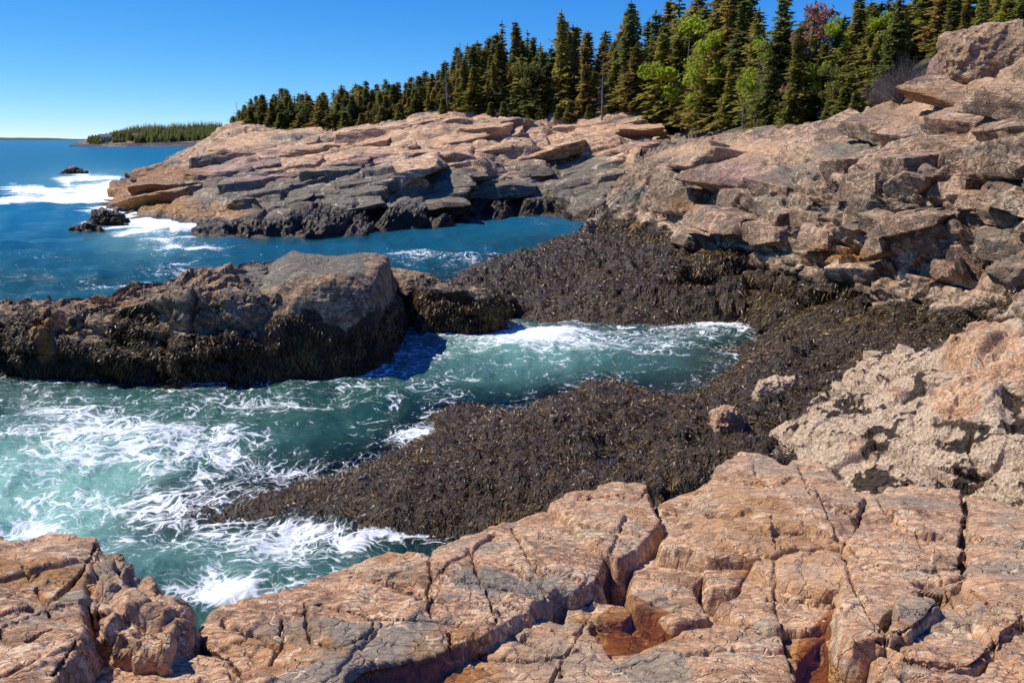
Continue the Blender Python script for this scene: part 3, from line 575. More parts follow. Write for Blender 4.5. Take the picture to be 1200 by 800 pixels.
slabs = [
 (L([(228, 738), (262, 712), (330, 690), (400, 667), (442, 652), (500, 650), (560, 622), (640, 598), (662, 606), (690, 628), (702, 650), (704, 676), (672, 690), (655, 690), (640, 702), (600, 722), (560, 745), (520, 764), (470, 773), (425, 778), (405, 790), (385, 870), (300, 870), (285, 800), (262, 775)], .08), [(450, 710, .12), (560, 680, .16), (640, 650, .2), (320, 760, .06)], .05, .06),
 (L([(-260, 640), (0, 631), (22, 637), (60, 626), (110, 630), (117, 641), (108, 655), (100, 690), (93, 716), (100, 735), (88, 762), (62, 800), (40, 900), (-260, 960)], .30), [(40, 680, .36), (-60, 720, .36)], .03, .03),
 (L([(120, 644), (140, 646), (150, 658), (152, 675), (138, 690), (122, 705), (108, 714), (100, 690), (108, 660)], .27), [], .03, .02),
 (L([(128, 692), (150, 680), (174, 677), (186, 690), (200, 705), (214, 716), (208, 732), (192, 750), (160, 748), (130, 742), (112, 730), (118, 708)], .26), [(165, 700, .36)], .05, .03),
 (L([(50, 815), (92, 770), (112, 746), (150, 752), (190, 757), (225, 762), (255, 775), (275, 800), (290, 900), (20, 940)], .06), [], .03, .02),
 (L([(640, 590), (668, 574), (725, 565), (755, 570), (766, 590), (773, 612), (754, 636), (722, 652), (694, 640), (664, 610)], .16), [(720, 600, .24)], .05, .03),
 (L([(768, 590), (788, 590), (798, 606), (782, 640), (764, 642), (772, 615)], -.02), [], .04, .02),
 (L([(776, 640), (800, 602), (828, 564), (848, 542), (868, 528), (903, 534), (920, 546), (936, 535), (966, 545), (1000, 573), (1012, 582), (1000, 628), (985, 640), (960, 640), (900, 652), (830, 650), (800, 642)], .18), [(880, 580, .34), (950, 590, .30), (900, 630, .24)], .05, .05),
 (L([(888, 648), (900, 641), (960, 642), (992, 652), (986, 694), (940, 683), (905, 672), (884, 662)], .14), [], .05, .03),
 (L([(824, 664), (850, 642), (886, 646), (882, 668), (862, 690), (830, 690)], .06), [], .06, .03),
 (L([(790, 652), (822, 656), (826, 672), (812, 684), (794, 668)], .03), [], .04, .02),
 (L([(842, 702), (864, 692), (882, 668), (905, 676), (940, 688), (985, 700), (984, 728), (950, 734), (900, 738), (862, 728)], .04), [], .05, .03),
 (L([(738, 682), (746, 658), (780, 652), (800, 672), (815, 690), (832, 722), (788, 734), (760, 716), (740, 708)], .0), [(780, 680, .05)], .05, .03),
 (L([(660, 708), (700, 700), (735, 706), (742, 715), (728, 730), (690, 728), (664, 722)], -.06), [], .04, .02),
 (L([(520, 800), (545, 772), (580, 745), (620, 722), (690, 730), (700, 748), (715, 770), (745, 790), (770, 810), (760, 900), (480, 900)], -.06), [(620, 760, .0)], .04, .03),
 (L([(690, 805), (742, 772), (770, 760), (800, 745), (850, 738), (900, 745), (960, 738), (982, 732), (978, 742), (950, 758), (930, 790), (920, 830), (900, 920), (700, 920)], -.04), [(850, 780, .02)], .04, .03),
 (L([(984, 745), (985, 700), (991, 652), (1002, 620), (1018, 586), (1040, 569), (1080, 570), (1128, 574), (1130, 600), (1126, 650), (1130, 680), (1112, 694), (1080, 688), (1050, 700), (1036, 730), (1036, 746), (1000, 750)], .20), [(1060, 630, .26)], .05, .03),
 (L([(1133, 576), (1200, 590), (1400, 604), (1640, 640), (1640, 800), (1300, 780), (1200, 722), (1170, 745), (1130, 690), (1130, 650), (1134, 600)], .20), [(1200, 650, .26)], .05, .03),
 (L([(1040, 728), (1052, 700), (1074, 692), (1102, 700), (1098, 712), (1082, 724), (1062, 738), (1044, 738)], .24), [], .06, .02),
 (L([(1032, 752), (1062, 742), (1088, 726), (1104, 704), (1128, 692), (1160, 730), (1168, 748), (1150, 772), (1120, 780), (1086, 777), (1060, 768)], .15), [], .05, .02),
 (L([(1022, 765), (1058, 772), (1090, 782), (1150, 784), (1176, 750), (1200, 728), (1300, 790), (1620, 810), (1620, 980), (1040, 950), (1040, 800)], .11), [], .04, .02),
 (L([(752, 722), (780, 726), (800, 738), (775, 746), (755, 738)], -.08), [], .04, .02),
]
TINT = {0: dict(grey=.12), 1: dict(rust=.12), 3: dict(pale=.4), 5: dict(pale=.3), 7: dict(pale=.34), 8: dict(pale=.5), 9: dict(grey=.2), 11: dict(pale=.35), 14: dict(pale=.5, grey=.2), 15: dict(pale=.3, grey=.1), 16: dict(pale=.32), 17: dict(pale=.36), 18: dict(grey=.1, pale=.3), 19: dict(pale=.4), 20: dict(pale=.3), 4: dict(pale=.25), 12: dict(pale=.3)}
for k, (poly, hi, rnd, bow) in enumerate(slabs):
    rough = k in (2, 3)
    slab('rock_slab', poly, hi, drop=0.16 if k not in (0, 1, 5, 7) else .28, rnd=rnd * .2, seed=120 + k * 3, parent=ledge, bow=bow * .3, steep=3.6, tint=TINT.get(k, {}),
         scales=[(0.36, 0.05, 0.09, 0.06, 0.016), (0.15, 0.03, 0.045, 0.03, 0.008), (0.07, .008, .015, .006, .004)] if rough else FSC)

# ------------------------------------------------------------------ free standing rocks: convex jointed blocks
def rock_mesh(name, dims, seed, mat, cuts=9, res=26, rough=0.05, square=0.7, masks=None, origin=(0, 0, 0), rz=0, tilt=(0, 0), jit=.16, cutr=(.78, 1.0), sharp=26, planes=None):
    r = np.random.default_rng(seed)
    g = np.linspace(-1, 1, res); A, B = np.meshgrid(g, g, indexing='ij'); o = np.ones_like(A)
    V = []; F = []
    for k, (X, Yv, Zv) in enumerate([(A, B, o), (B, A, -o), (o, A, B), (-o, B, A), (B, o, A), (A, -o, B)]):
        F.append(grid_faces(res, res) + k * res * res); V.append(np.stack([X, Yv, Zv], -1).reshape(-1, 3))
    V = np.concatenate(V); F = np.concatenate(F)[:, ::-1]
    D = V / np.linalg.norm(V, axis=1, keepdims=True)
    pl = []
    for ax in range(3):
        for s in (-1, 1):
            n = np.zeros(3); n[ax] = s; n += r.normal(0, jit, 3); pl.append((n / np.linalg.norm(n), square + r.uniform(-.08, .12)))
    for _ in range(cuts):
        n = r.normal(0, 1, 3); pl.append((n / np.linalg.norm(n), r.uniform(*cutr)))
    if planes: pl = [(np.array(n, float) / np.linalg.norm(n), h) for n, h in planes]
    R = np.stack([np.where(D @ n > 0.05, h / np.maximum(D @ n, .05), 9) for n, h in pl], 0)
    R = np.minimum(R, 4); R0 = R.min(0); rad = R0 - np.log(np.exp(-(R - R0) * sharp).sum(0)) / sharp
    P = D * rad[:, None] * np.array(dims)
    P = P @ (rotm('X', tilt[0]) @ rotm('Y', tilt[1])).T
    c, s = math.cos(rz), math.sin(rz); P = P @ np.array([[c, s, 0], [-s, c, 0], [0, 0, 1]])
    W = P + np.array(origin); m = max(dims)
    P = P + D * (rough * m * (0.5 * fbm(W * 2.2 / m, 5, seed) + .4 * ridged(W * 3.4 / m, 4, seed + 1)))[:, None]
    W = P + np.array(origin)
    at = masks(W) if masks else {}
    for k in ('weed', 'barn', 'grey', 'rust', 'pink', 'pale'): at.setdefault(k, np.zeros(len(P), np.float32))
    return make_mesh(name, P, F, mat, at), W
def put_rock(name, at, dims, seed, mat, label=None, cat=None, group=None, parent=None, weedy=None, **kw):
    me, W = rock_mesh(name, dims, seed, mat, origin=at, **kw); o = add(name, me, parent, tuple(at))
    rock_pts.append(W)
    if weedy is not None:
        nn = np.empty(len(W) * 3, np.float32); me.vertices.foreach_get('normal', nn); nn = nn.reshape(-1, 3).astype(float); sg = np.sign((nn * (W - np.array(at))).sum(1).mean() or 1); nn *= sg; weed_src.append((W, nn, sstep(weedy + .3, weedy - .3, W[:, 2] + .4 * fbm(W * .9, 3, 77)), .16))
    if label: tag(o, label, cat, group)
    return o
def tide(wl, barn=0.0, soft=.4):
    def f(W):
        n = fbm(W * 0.9, 3, 77); z = W[:, 2]
        return dict(weed=sstep(wl + soft, wl - soft, z + .5 * n), barn=sstep(wl - .2, wl + .3, z) * barn)
    return f
put_rock('rock_block', (-6.85, 28.5, 1.2), (2.9, 3.6, 1.8), 77, M_isl, parent=island, res=110, rough=.045, sharp=24, masks=lambda W: isl_masks(W, W), weedy=1.6, rz=.10,
         planes=[((.03, -.05, 1), .98), ((0, 0, -1), 1), ((.10, -1, .14), .93), ((-.9, -.15, .75), .80), ((1, -.10, .08), .92), ((.1, 1, .2), .95), ((.75, -.7, .03), 1.08), ((-.5, -.85, .55), .93), ((.6, -.5, .8), 1.22), ((-.2, -.9, .7), 1.12), ((.2, .8, .7), 1.1)])
# boulders at the gap between pool and cove
put_rock('boulder', Z(540, 372, .35), (1.95, 1.5, 1.25), 3, M_isl, 'big dark weed-covered boulder with a rounded top beside the gap to the pool', 'boulder', masks=tide(1.5, .6), weedy=1.4, res=70, cuts=18, square=.9, rough=.12)
put_rock('boulder', Z(487, 360, .35), (1.3, 1.3, 1.6), 8, M_isl, 'dark boulder with a pale crusted crown next to the rock island', 'boulder', masks=tide(1.7, .35), weedy=1.1, res=64, cuts=16, square=.9, rough=.12)
put_rock('boulder', Y(432, 327, 35), (.9, .8, .8), 12, M_isl, 'small rough boulder wedged behind the flat-topped island', 'boulder', masks=tide(.9, .5), res=24)
put_rock('boulder', Z(585, 366, .1), (.7, .7, .55), 19, M_isl, 'low weedy boulder at the foot of the little cascade', 'boulder', masks=tide(2, 0), weedy=2, res=36, cuts=14, square=.9, rough=.15)
put_rock('boulder', Z(625, 366, .0), (.9, .7, .35), 23, M_isl, 'flat dark rock washed over by white water', 'boulder', masks=tide(2, 0), weedy=2, res=36, cuts=14, square=.9, rough=.15)
put_rock('boulder', Z(700, 272, .9), (.85, .8, .8), 29, M_cliff, 'pale upright boulder at the far edge of the weedy shelf by the cove', 'boulder', masks=tide(.4, .6), res=36, rough=.3, square=.95, cuts=12)
# pale boulders on the weed bed
put_rock('boulder', Z(851, 498, 1.05), (.34, .36, .46), 31, M_fg, 'pale tan upright boulder poking out of the weed bed', 'boulder', masks=tide(.7, .35), res=40, rough=.16, square=.9, cuts=14)
put_rock('boulder', Z(908, 462, 1.1), (.55, .42, .34), 37, M_fg, 'low pale boulder lying among the weed beyond the upright one', 'boulder', masks=tide(.8, .6), res=40, rough=.16, square=.9, cuts=14)
put_rock('boulder', Z(1030, 420, 1.95), (.22, .4, .22), 41, M_fg, 'long pale barnacled stone at the back edge of the barnacle rock', 'boulder', masks=tide(.8, .9), res=26, rz=.4)
put_rock('boulder', Z(1062, 418, 2.2), (.28, .25, .24), 43, M_fg, 'squat pale stone at the back corner of the barnacle rock', 'boulder', masks=tide(.8, .7), res=26)
put_rock('boulder', Z(1123, 410, 2.95), (.20, .22, .36), 47, M_fg, 'upright orange stone leaning on the smooth end of the barnacle rock', 'boulder', masks=tide(.8, .0), res=26)
put_rock('boulder', Z(940, 525, 1.35), (.55, .5, .55), 53, M_fg, 'bulging barnacled boulder at the seaward end of the barnacle rock', 'boulder', masks=tide(.6, .85), res=36)
# rocks in the surf off the headland
put_rock('sea_rock', Z(128, 263, 0), (1.5, 1.0, .85), 61, M_head, 'dark brown weedy rock in the white surf off the headland', 'rock', masks=tide(2.2, soft=1.0), res=40, square=.95, cuts=10, rough=.35)
put_rock('sea_rock', Z(104, 272, -.1), (1.3, 1.0, .55), 67, M_head, 'low yellow-brown rock awash beside the surf rock', 'rock', masks=tide(1.4, soft=1.2), res=30, square=.95, cuts=10, rough=.25)
put_rock('sea_rock', Z(88, 204, -.1), (2.6, 1.6, 1.1), 71, M_head, 'small tan rock breaking the waves far out', 'rock', masks=tide(1.4, soft=1.2), res=30, square=.95, cuts=10, rough=.25)
# the big boulder on the skyline
put_rock('boulder', Y(1178, 62, 36) + np.array([0, 0, -.3]), (2.7, 2.2, 1.55), 83, M_cliff, 'huge grey and pink boulder crowning the top of the cliff', 'boulder', res=60, rough=.12, cuts=14, square=.85, masks=lambda W: dict(grey=np.full(len(W), .25, np.float32), pale=np.full(len(W), .45, np.float32)), rz=-.3)
put_rock('boulder', Y(1108, 92, 37), (.9, .8, .8), 89, M_cliff, 'reddish block lying just below the skyline boulder', 'boulder', res=36, masks=lambda W: dict(pink=np.full(len(W), .6, np.float32)))

# ------------------------------------------------------------------ standing things on the coast
def bvh_all():
    V = []; F = []; o = 0
    for v, f in cast: V.append(v); F.append(f + o); o += len(v)
    return BVHTree.FromPolygons(np.concatenate(V).tolist(), np.concatenate(F).tolist())
# rubbly gully between cliff and headland
ga = [p + np.array([0, 2, -.9]) for p in c5[:4]]
gb_ = [Y(*q) for q in [(742, 186, 88), (786, 168, 90), (836, 157, 88), (900, 150, 80)]]
gc_ = [Y(*q) for q in [(748, 150, 106), (800, 158, 107), (845, 150, 106), (915, 146, 96)]]
gd_ = [p + np.array([0, 40, 3]) for p in gc_]
me = finish('gully', loft([ga, gb_, gc_, gd_], 2.5, 60), M_cliff, [(2.5, .3, .6, .4, .2), (.9, .15, .3, .2, .1)], (.15, .6), lambda P, P0: dict(weed=Z0(P), barn=Z0(P), grey=Z0(P) + .5, rust=Z0(P), pink=Z0(P)), None, 91)
tag(add('gully', me), 'rubble-filled gully between the cliff and the headland', kind='structure')
# wooded ground behind the rocks
fl0 = [p + np.array([0, 2.5, -.5]) for p in h6[2:]] + [p + np.array([0, 1.5, -.45]) for p in c5[3:]]
fl1 = [p + np.array([0, 14, 1.0 + .0]) for p in h6[2:]] + [p + np.array([3, 12, .3]) for p in c5[3:]]
fl2 = [p + np.array([-4, 55, 3.5]) for p in h6[2:]] + [p + np.array([10, 55, 2]) for p in c5[3:]]
fl3 = [p + np.array([0, 140, 2]) for p in h6[2:]] + [p + np.array([40, 140, 2]) for p in c5[3:]]
for r_ in (fl1, fl2, fl3):
    r_[0][2] -= .5
Gf = loft([fl0, fl1, fl2, fl3], 5, 30)
nrf, ncf = Gf.shape[:2]; Pf = Gf.reshape(-1, 3).copy(); Pf[:, 2] += .25 * fbm(Pf * .3, 3, 201)
fl = tag(add('forest_floor', make_mesh('forest_floor', Pf, grid_faces(nrf, ncf), M_floor)), 'brown needle-strewn ground under the spruce forest', kind='structure')
cast.append((Pf, grid_faces(nrf, ncf)))
BV = bvh_all()
def ground(x, y, top=40):
    h = BV.ray_cast(Vector((x, y, top)), Vector((0, 0, -1)))
    if h[0] is not None: return h[0].z
    h = BV.find_nearest(Vector((x, y, 9.0))); return h[0].z

# jointed blocks of bedrock that stand proud of the cliff and the headland
def courses(parent, poly, wpx, hpx, mat, masks, rz, tilt, seed, deep=1.0, embed=.25, var=.45, skip=.12, res=13, rough=.05):
    r = np.random.default_rng(seed); poly = np.array(poly, float); v = poly[:, 1].min(); n = 0
    while v < poly[:, 1].max():
        hh = hpx * r.uniform(1 - var, 1 + var); u = poly[:, 0].min() - r.uniform(0, wpx)
        while u < poly[:, 0].max():
            ww = wpx * r.uniform(1 - var, 1 + var * 1.4); uc, vc = u + ww / 2, v + hh / 2 + r.normal(0, hh * .15); u += ww * .93
            if signed_dist(np.array([[uc, vc]]), poly)[0] > 0 or r.random() < skip: continue
            hit = BV.ray_cast(Vector((0, 0, H)), Vector(ray(uc, vc)).normalized())
            if hit[0] is None or hit[3] > 220: continue
            p = np.array(hit[0]); dep = p[1]; sx, sz = ww * dep / FPX * .56, hh * dep / FPX * .60
            nn = np.array(hit[1]); nn = nn if nn[1] < 0 or nn[2] > .5 else -nn
            dims = (sx, sx * deep * r.uniform(.8, 1.2), sz)
            back = np.array([p[0], p[1], 0]); back /= np.linalg.norm(back)
            put_rock('rock_block', p + back * dims[1] * (.55 + .3 * r.random()) - nn * embed * sz * r.uniform(-.3, 1.0), dims, seed * 1000 + n, mat, parent=parent, res=res, cuts=6, cutr=(.92, 1.25), square=.9, jit=.13, rough=rough, sharp=55,
                     rz=math.radians(rz + r.normal(0, 6)), tilt=(tilt[0] + r.normal(0, 4), tilt[1] + r.normal(0, 4)), masks=masks)
            n += 1
        v += hh * .9
    return n
def cm(W): m = cliff_masks(W, W); m['grey'] = m['grey'] * .8; return m
nb1 = courses(cliff, [(905, 200), (1000, 188), (1240, 175), (1240, 345), (1100, 340), (1000, 322), (930, 305), (895, 250)], 46, 30, M_cliff, cm, 26, (4, -6), 5, 1.0, .3)
nb2 = courses(cliff, [(960, 160), (1080, 120), (1240, 80), (1240, 175), (1000, 186)], 70, 20, M_cliff, cm, 22, (9, -12), 6, 1.3, .75)
nb3 = courses(cliff, [(735, 225), (830, 178), (950, 165), (960, 188), (895, 210), (890, 290), (800, 285), (740, 270)], 66, 20, M_cliff, cm, 20, (6, 10), 7, 1.2, .75)
hm = lambda W: head_masks(W, W)
nb4 = courses(headland, [(150, 215), (240, 185), (280, 158), (420, 160), (530, 140), (745, 140), (790, 165), (740, 215), (560, 235), (430, 245), (300, 250), (200, 245)], 58, 12, M_head, hm, 8, (6, -9), 8, 1.0, .0, .6, .25, 10, .09)

# ------------------------------------------------------------------ trees
def quads_from(cent, ax, sd, nseg=1):        # leaf-like pointed quads: centre, half axis, half side
    n = len(cent); V = np.empty((n, 4, 3)); V[:, 0] = cent - ax; V[:, 1] = cent + sd * 1.0 - ax * .1; V[:, 2] = cent + ax; V[:, 3] = cent - sd * 1.0 + ax * .15
    return V.reshape(-1, 3), np.arange(n * 4).reshape(-1, 4)
def limb(V, F, a, b, r0, r1, n=6):
    a = np.array(a, float); b = np.array(b, float); d = b - a; d /= np.linalg.norm(d) + 1e-9
    x = np.cross(d, (0.3, .9, .2)); x /= np.linalg.norm(x); y = np.cross(d, x); o = len(V)
    for c, r in ((a, r0), (b, r1)):
        for k in range(n): t = 2 * math.pi * k / n; V.append(c + r * (x * math.cos(t) + y * math.sin(t)))
    for k in range(n): F.append((o + k, o + (k + 1) % n, o + n + (k + 1) % n, o + n + k))
def spruce(seed, h, w, gaps=0.0, bare=0.12, droop=.25, dense=1.0, needles=M_needle):
    r = np.random.default_rng(seed); tv, tf = [], []
    lean = r.normal(0, .015, 2); tr = lambda z: np.array([lean[0] * z + .03 * math.sin(z * 1.3 + seed), lean[1] * z, z])
    zs_ = np.linspace(-.4, h, 9)
    for a, b in zip(zs_[:-1], zs_[1:]): limb(tv, tf, tr(a), tr(b), .016 * h * (1 - max(a, 0) / h) + .012, .016 * h * (1 - b / h) + .008)
    cs, ax, sd = [], [], []
    z = h * bare
    while z < h * .985:
        t = z / h; R = w * (1 - t) ** .85 * (0.75 + .25 * min(1, t * 6)) + .06
        R *= .85 + .45 * vnoise(np.array([[z * .9, seed * 3.3, 0.5]]), seed)[0] + r.uniform(-.15, .15)
        nb = int((6 + 3 * r.random()) * dense * (1 if t < .85 else .8))
        a0 = r.uniform(0, 6.28)
        for b in range(nb):
            if r.random() < gaps: continue
            an = a0 + b * 6.283 / nb + r.normal(0, .25); Lb = R * r.uniform(.5, 1.25) * (1 + .35 * math.sin(an + seed) * math.sin(z * .8 + seed)); up = .55 * (t - .45) + r.normal(0, .08)
            di = np.array([math.cos(an), math.sin(an), 0]); si = np.array([-math.sin(an), math.cos(an), 0])
            if Lb > .35: limb(tv, tf, tr(z), tr(z) + di * Lb * .8 + np.array([0, 0, Lb * .8 * (up - droop * .5)]), .012 + .01 * Lb, .004, 3)
            m = max(3, int(Lb / .19))
            for k in range(m):
                s = (k + .6 + r.uniform(-.3, .3)) / m; c = tr(z) + di * Lb * s + np.array([0, 0, Lb * (up * s - droop * s * s + .18 * max(0, s - .7))])
                for side in (-1, 1):
                    ln = (.14 + .18 * (1 - s)) * (0.8 + Lb * .35) * r.uniform(.7, 1.3)
                    dr = di * r.uniform(.4, 1.1) + si * side * r.uniform(.4, 1.0) + np.array([0, 0, r.normal(-.12, .22)]); dr /= np.linalg.norm(dr)
                    cs.append(c + dr * ln * .7); ax.append(dr * ln); q = np.cross(dr, np.array([r.normal(0, .5), r.normal(0, .5), 1.0])); q /= np.linalg.norm(q); sd.append(q * ln * r.uniform(.32, .5))
                if r.random() < .5:
                    cs.append(c + np.array([0, 0, -.06 - .08 * r.random()])); ax.append(np.array([r.normal(0, .05), r.normal(0, .05), -.10 - .08 * r.random()])); sd.append(si * .06)
        z += h * .020 * r.uniform(.8, 1.35) / max(.7, dense) + .03
    for k in range(6): cs.append(tr(h * (.95 + .012 * k))); ax.append(np.array([r.normal(0, .05), r.normal(0, .05), .16])); sd.append(np.array([.045, r.normal(0, .03), 0]))
    V, F = quads_from(np.array(cs), np.array(ax), np.array(sd))
    return make_mesh('trunk', np.array(tv), np.array(tf), M_bark), make_mesh('crown', V, F, needles)
def leafy(seed, h, w, mat, nleaf=2600, bark=M_bark, low=.25, blobs_n=14, leaf=.13):
    r = np.random.default_rng(seed); tv, tf = [], []
    limb(tv, tf, (0, 0, -.4), (r.normal(0, .1), r.normal(0, .1), h * .4), .02 * h, .014 * h, 7); top = np.array([0, 0, h * .4])
    cs, ax, sd = [], [], []
    for b in range(blobs_n):
        an = r.uniform(0, 6.28); zz = h * r.uniform(low, .93); rr_ = w * math.sqrt(r.random()) * (1 - abs(zz / h - .55) * .9)
        c = np.array([math.cos(an) * rr_, math.sin(an) * rr_, zz]); st = np.array([0, 0, min(h * .4, zz * .7)])
        limb(tv, tf, st, c, .008 * h, .003 * h, 4); k = nleaf // blobs_n; R = w * r.uniform(.22, .45)
        p = r.normal(0, 1, (k, 3)); p /= np.linalg.norm(p, axis=1, keepdims=True); p *= (r.random((k, 1)) ** .45) * R * np.array([1, 1, .75])
        for j in range(5): limb(tv, tf, c, c + p[j] * .9, .003 * h, .001 * h, 3)
        a = r.normal(0, 1, (k, 3)); a /= np.linalg.norm(a, axis=1, keepdims=True); s = np.cross(a, r.normal(0, 1, (k, 3))); s /= np.linalg.norm(s, axis=1, keepdims=True) + 1e-9
        sz = leaf * r.uniform(.5, 1.2, (k, 1)); cs.append(c + p); ax.append(a * sz); sd.append(s * sz * .6)
    V, F = quads_from(np.concatenate(cs), np.concatenate(ax), np.concatenate(sd))
    return make_mesh('trunk', np.array(tv), np.array(tf), bark), make_mesh('crown', V, F, mat)
def snag(seed, h):
    r = np.random.default_rng(seed); tv, tf = [], []
    z_ = np.linspace(-.3, h, 8)
    for a, b in zip(z_[:-1], z_[1:]): limb(tv, tf, (0.02 * a, 0, a), (.02 * b, 0, b), .014 * h * (1 - max(a, 0) / h) + .01, .014 * h * (1 - b / h) + .008)
    trunk = make_mesh('trunk', np.array(tv), np.array(tf), M_grey); tv, tf = [], []
    for k in range(60):
        z = h * r.uniform(.2, .98); an = r.uniform(0, 6.28); Lb = .13 * h * (1.1 - z / h) * r.uniform(.5, 1.3) + .1; e = np.array([math.cos(an) * Lb + .02 * z, math.sin(an) * Lb, z - Lb * r.uniform(-.1, .4)])
        limb(tv, tf, (.02 * z, 0, z), e, .018, .006, 3)
        for q in range(3):
            s = r.uniform(.4, .95); m = np.array([.02 * z, 0, z]) * (1 - s) + e * s; limb(tv, tf, m, m + r.normal(0, .16, 3), .008, .003, 3)
    return trunk, make_mesh('branches', np.array(tv), np.array(tf), M_grey)
HS = 8.0
kinds = dict(
 a=[spruce(1, HS, 2.2, .05), spruce(2, HS, 1.9, .10, .10), spruce(3, HS, 2.6, .05, .03), spruce(4, HS, 1.6, .15, .08), spruce(5, HS, 2.1, .1, .06, .35)],
 d=[spruce(6, HS, 2.2, .05, .05, .3, 1.1, M_needle_dk), spruce(7, HS, 1.7, .15, .1, .3, 1.0, M_needle_dk)],
 t=[spruce(8, HS, .9, .4, .3, .3, .8)],
 n=[snag(9, HS), snag(10, HS)],
 l=[leafy(21, 6, 2.0, M_lime), leafy(22, 6, 1.7, M_yellow), leafy(23, 6, 1.6, M_red, 1500)],
 y=[spruce(31, 3, .9, .05, .02, .2, 1.2, M_lime if False else M_yellow)])
def tree(name, me2, x, y, h, href, label, cat, group, rz, zb=None, wide=1.0, crown='crown'):
    z = ground(x, y) if zb is None else zb
    if z is None: return None
    e = tag(add(name, None, None, (x, y, z - .05), rz, (h / href * wide, h / href * wide, h / href)), label, cat, group); e.rotation_euler = (random.gauss(0, .025), random.gauss(0, .025), rz)
    add('trunk', me2[0], e); add(crown, me2[1], e); return e
def at_y(u, y):
    return (u - 600) / FPX * (y * CP + 0.0) * 1.0, y      # column u of the photograph at ground distance y
def hz(u, v, y): return Y(u, v, y)[2]
# trees of the skyline: (u, v of the top, distance, kind, index)
prof = [(272, 138), (285, 124), (300, 112), (330, 104), (360, 104), (400, 100), (430, 96), (470, 92), (490, 88), (500, 82), (525, 72), (540, 50), (560, 42), (590, 36), (604, 26), (640, 44), (660, 15), (700, 30), (735, 5), (760, -10), (800, -20), (850, -35), (905, -22), (940, 12), (980, 0), (1010, -12), (1050, -30), (1100, -60), (1160, -70), (1220, -90)]
pu = np.array([p[0] for p in prof]); pv = np.array([p[1] for p in prof])
yl_u = np.array([270, 320, 400, 530, 600, 700, 760, 800, 850, 900, 960, 1020, 1075, 1130, 1220]); yl_y = np.array([168, 156, 138, 123, 119, 113, 108, 100, 82, 68, 60, 53, 47, 43, 38])
count = dict()
ADJ = {('a', 0): 'full', ('a', 1): 'open-branched', ('a', 2): 'broad bushy', ('a', 3): 'slim', ('a', 4): 'drooping', ('d', 0): 'dense dark', ('d', 1): 'ragged dark', ('t', 0): 'thin sparse'}
LAB = {'left': (' spruce in the low wood along the far headland', 'spruces on the far headland'),
       'mid': (' spruce in the dense stand behind the pink rocks of the cove', 'spruces behind the cove'),
       'right': (' spruce in the stand at the top of the cliff', 'spruces above the cliff')}
n_sp = 0
rr2 = np.random.default_rng(77)
for layer in range(4):
    u = 272.0
    while u < 1235:
        y0 = float(np.interp(u, yl_u, yl_y)); step = np.interp(u, [270, 500, 700, 900, 1060, 1200], [7.5, 8.5, 14, 20, 21, 20]) * (1.0 + .12 * layer)
        uu = u + rr2.uniform(-.4, .4) * step; y = y0 + 1.5 + layer * np.interp(u, [270, 600, 900], [7, 5, 3.6]) + rr2.uniform(-1, 2)
        x = Y(uu, 150, y)[0]; z = ground(x, y)
        u += step
        if z is None: continue
        tv_ = float(np.interp(uu, pu, pv)); ztop = hz(uu, tv_, y)
        full = ztop - z
        if full < .8: continue
        k = rr2.random()
        fac = [rr2.uniform(.40, .75), rr2.uniform(.6, .9), rr2.uniform(.75, 1.0), rr2.uniform(.85, 1.04)][layer]
        hgt = max(1.5, full * fac)
        if 1035 < uu < 1085 and layer < 1: continue
        reg = 'left' if uu < 480 else 'mid' if uu < 800 else 'right'
        kk = 'a' if k < .72 else 'd' if k < .9 else 't' if layer > 1 else 'a'
        me2 = kinds[kk][int(rr2.integers(len(kinds[kk])))]
        wide = np.interp(hgt, [3, 6, 12], [1.5, 1.35, 1.2]) * rr2.uniform(.85, 1.25) * np.interp(uu, [280, 480, 600], [1.35, 1.25, 1.0])
        lab, grp = LAB[reg]
        lab = ADJ[kk, kinds[kk].index(me2)] + (' low' if hgt < 5 else ' middling' if hgt < 9 else ' high') + lab
        tree('spruce_tree', me2, x, y, hgt, HS, lab, 'tree', grp, rr2.uniform(0, 6.28), z, wide); n_sp += 1
# picked out trees: leading spires, snags and leafy trees
for (u, v, y, k, i, lab) in [(604, 24, 124, 'a', 3, 'slender spire of a spruce standing above its neighbours behind the pink rocks'), (592, 26, 126, 't', 0, 'thin sparse spruce close beside the slender spire'),
        (660, 12, 118, 'a', 1, 'tall pointed spruce with a ragged tip behind the cove'), (733, 2, 112, 'd', 1, 'narrow dark spruce with a very thin tip above the grey outcrop'), (905, -4, 66, 'd', 0, 'dark narrow spruce in front of the reddish budding tree'),
        (928, 28, 62, 'a', 4, 'rust-tinged broad spruce standing free at the rock edge'), (1008, 2, 56, 'a', 2, 'broad layered spruce behind the bare grey shrub'), (1040, -6, 52, 'd', 0, 'tall dark spruce right behind the bare grey shrub'), (1135, -30, 44, 'a', 0, 'broad olive spruce leaning over the skyline boulder'),
        (620, 36, 130, 't', 0, 'lone wind-stripped spruce top beside the yellow-green tree')]:
    x = Y(u, 150, y)[0]; z = ground(x, y)
    tree('spruce_tree', kinds[k][i], x, y, hz(u, v, y) - z, HS, lab, 'tree', None, u * .7, z, .95)
for (u, v, y, i, lab) in [(525, 66, 124, 0, 'bare grey snag at the left end of the tall stand'), (538, 48, 126, 1, 'twiggy dead spruce beside the first tall trees'), (705, 60, 109, 0, 'pale dead trunk among the green spruces of the stand'), (870, 78, 74, 1, 'grey dead tree half hidden between big spruces'), (280, 118, 172, 1, 'tiny dead pole at the tip of the wooded headland')]:
    x = Y(u, 150, y)[0]; z = ground(x, y)
    tree('dead_tree', kinds['n'][i], x, y, hz(u, v, y) - z, HS, lab, 'tree', None, u, z, 1, 'branches')
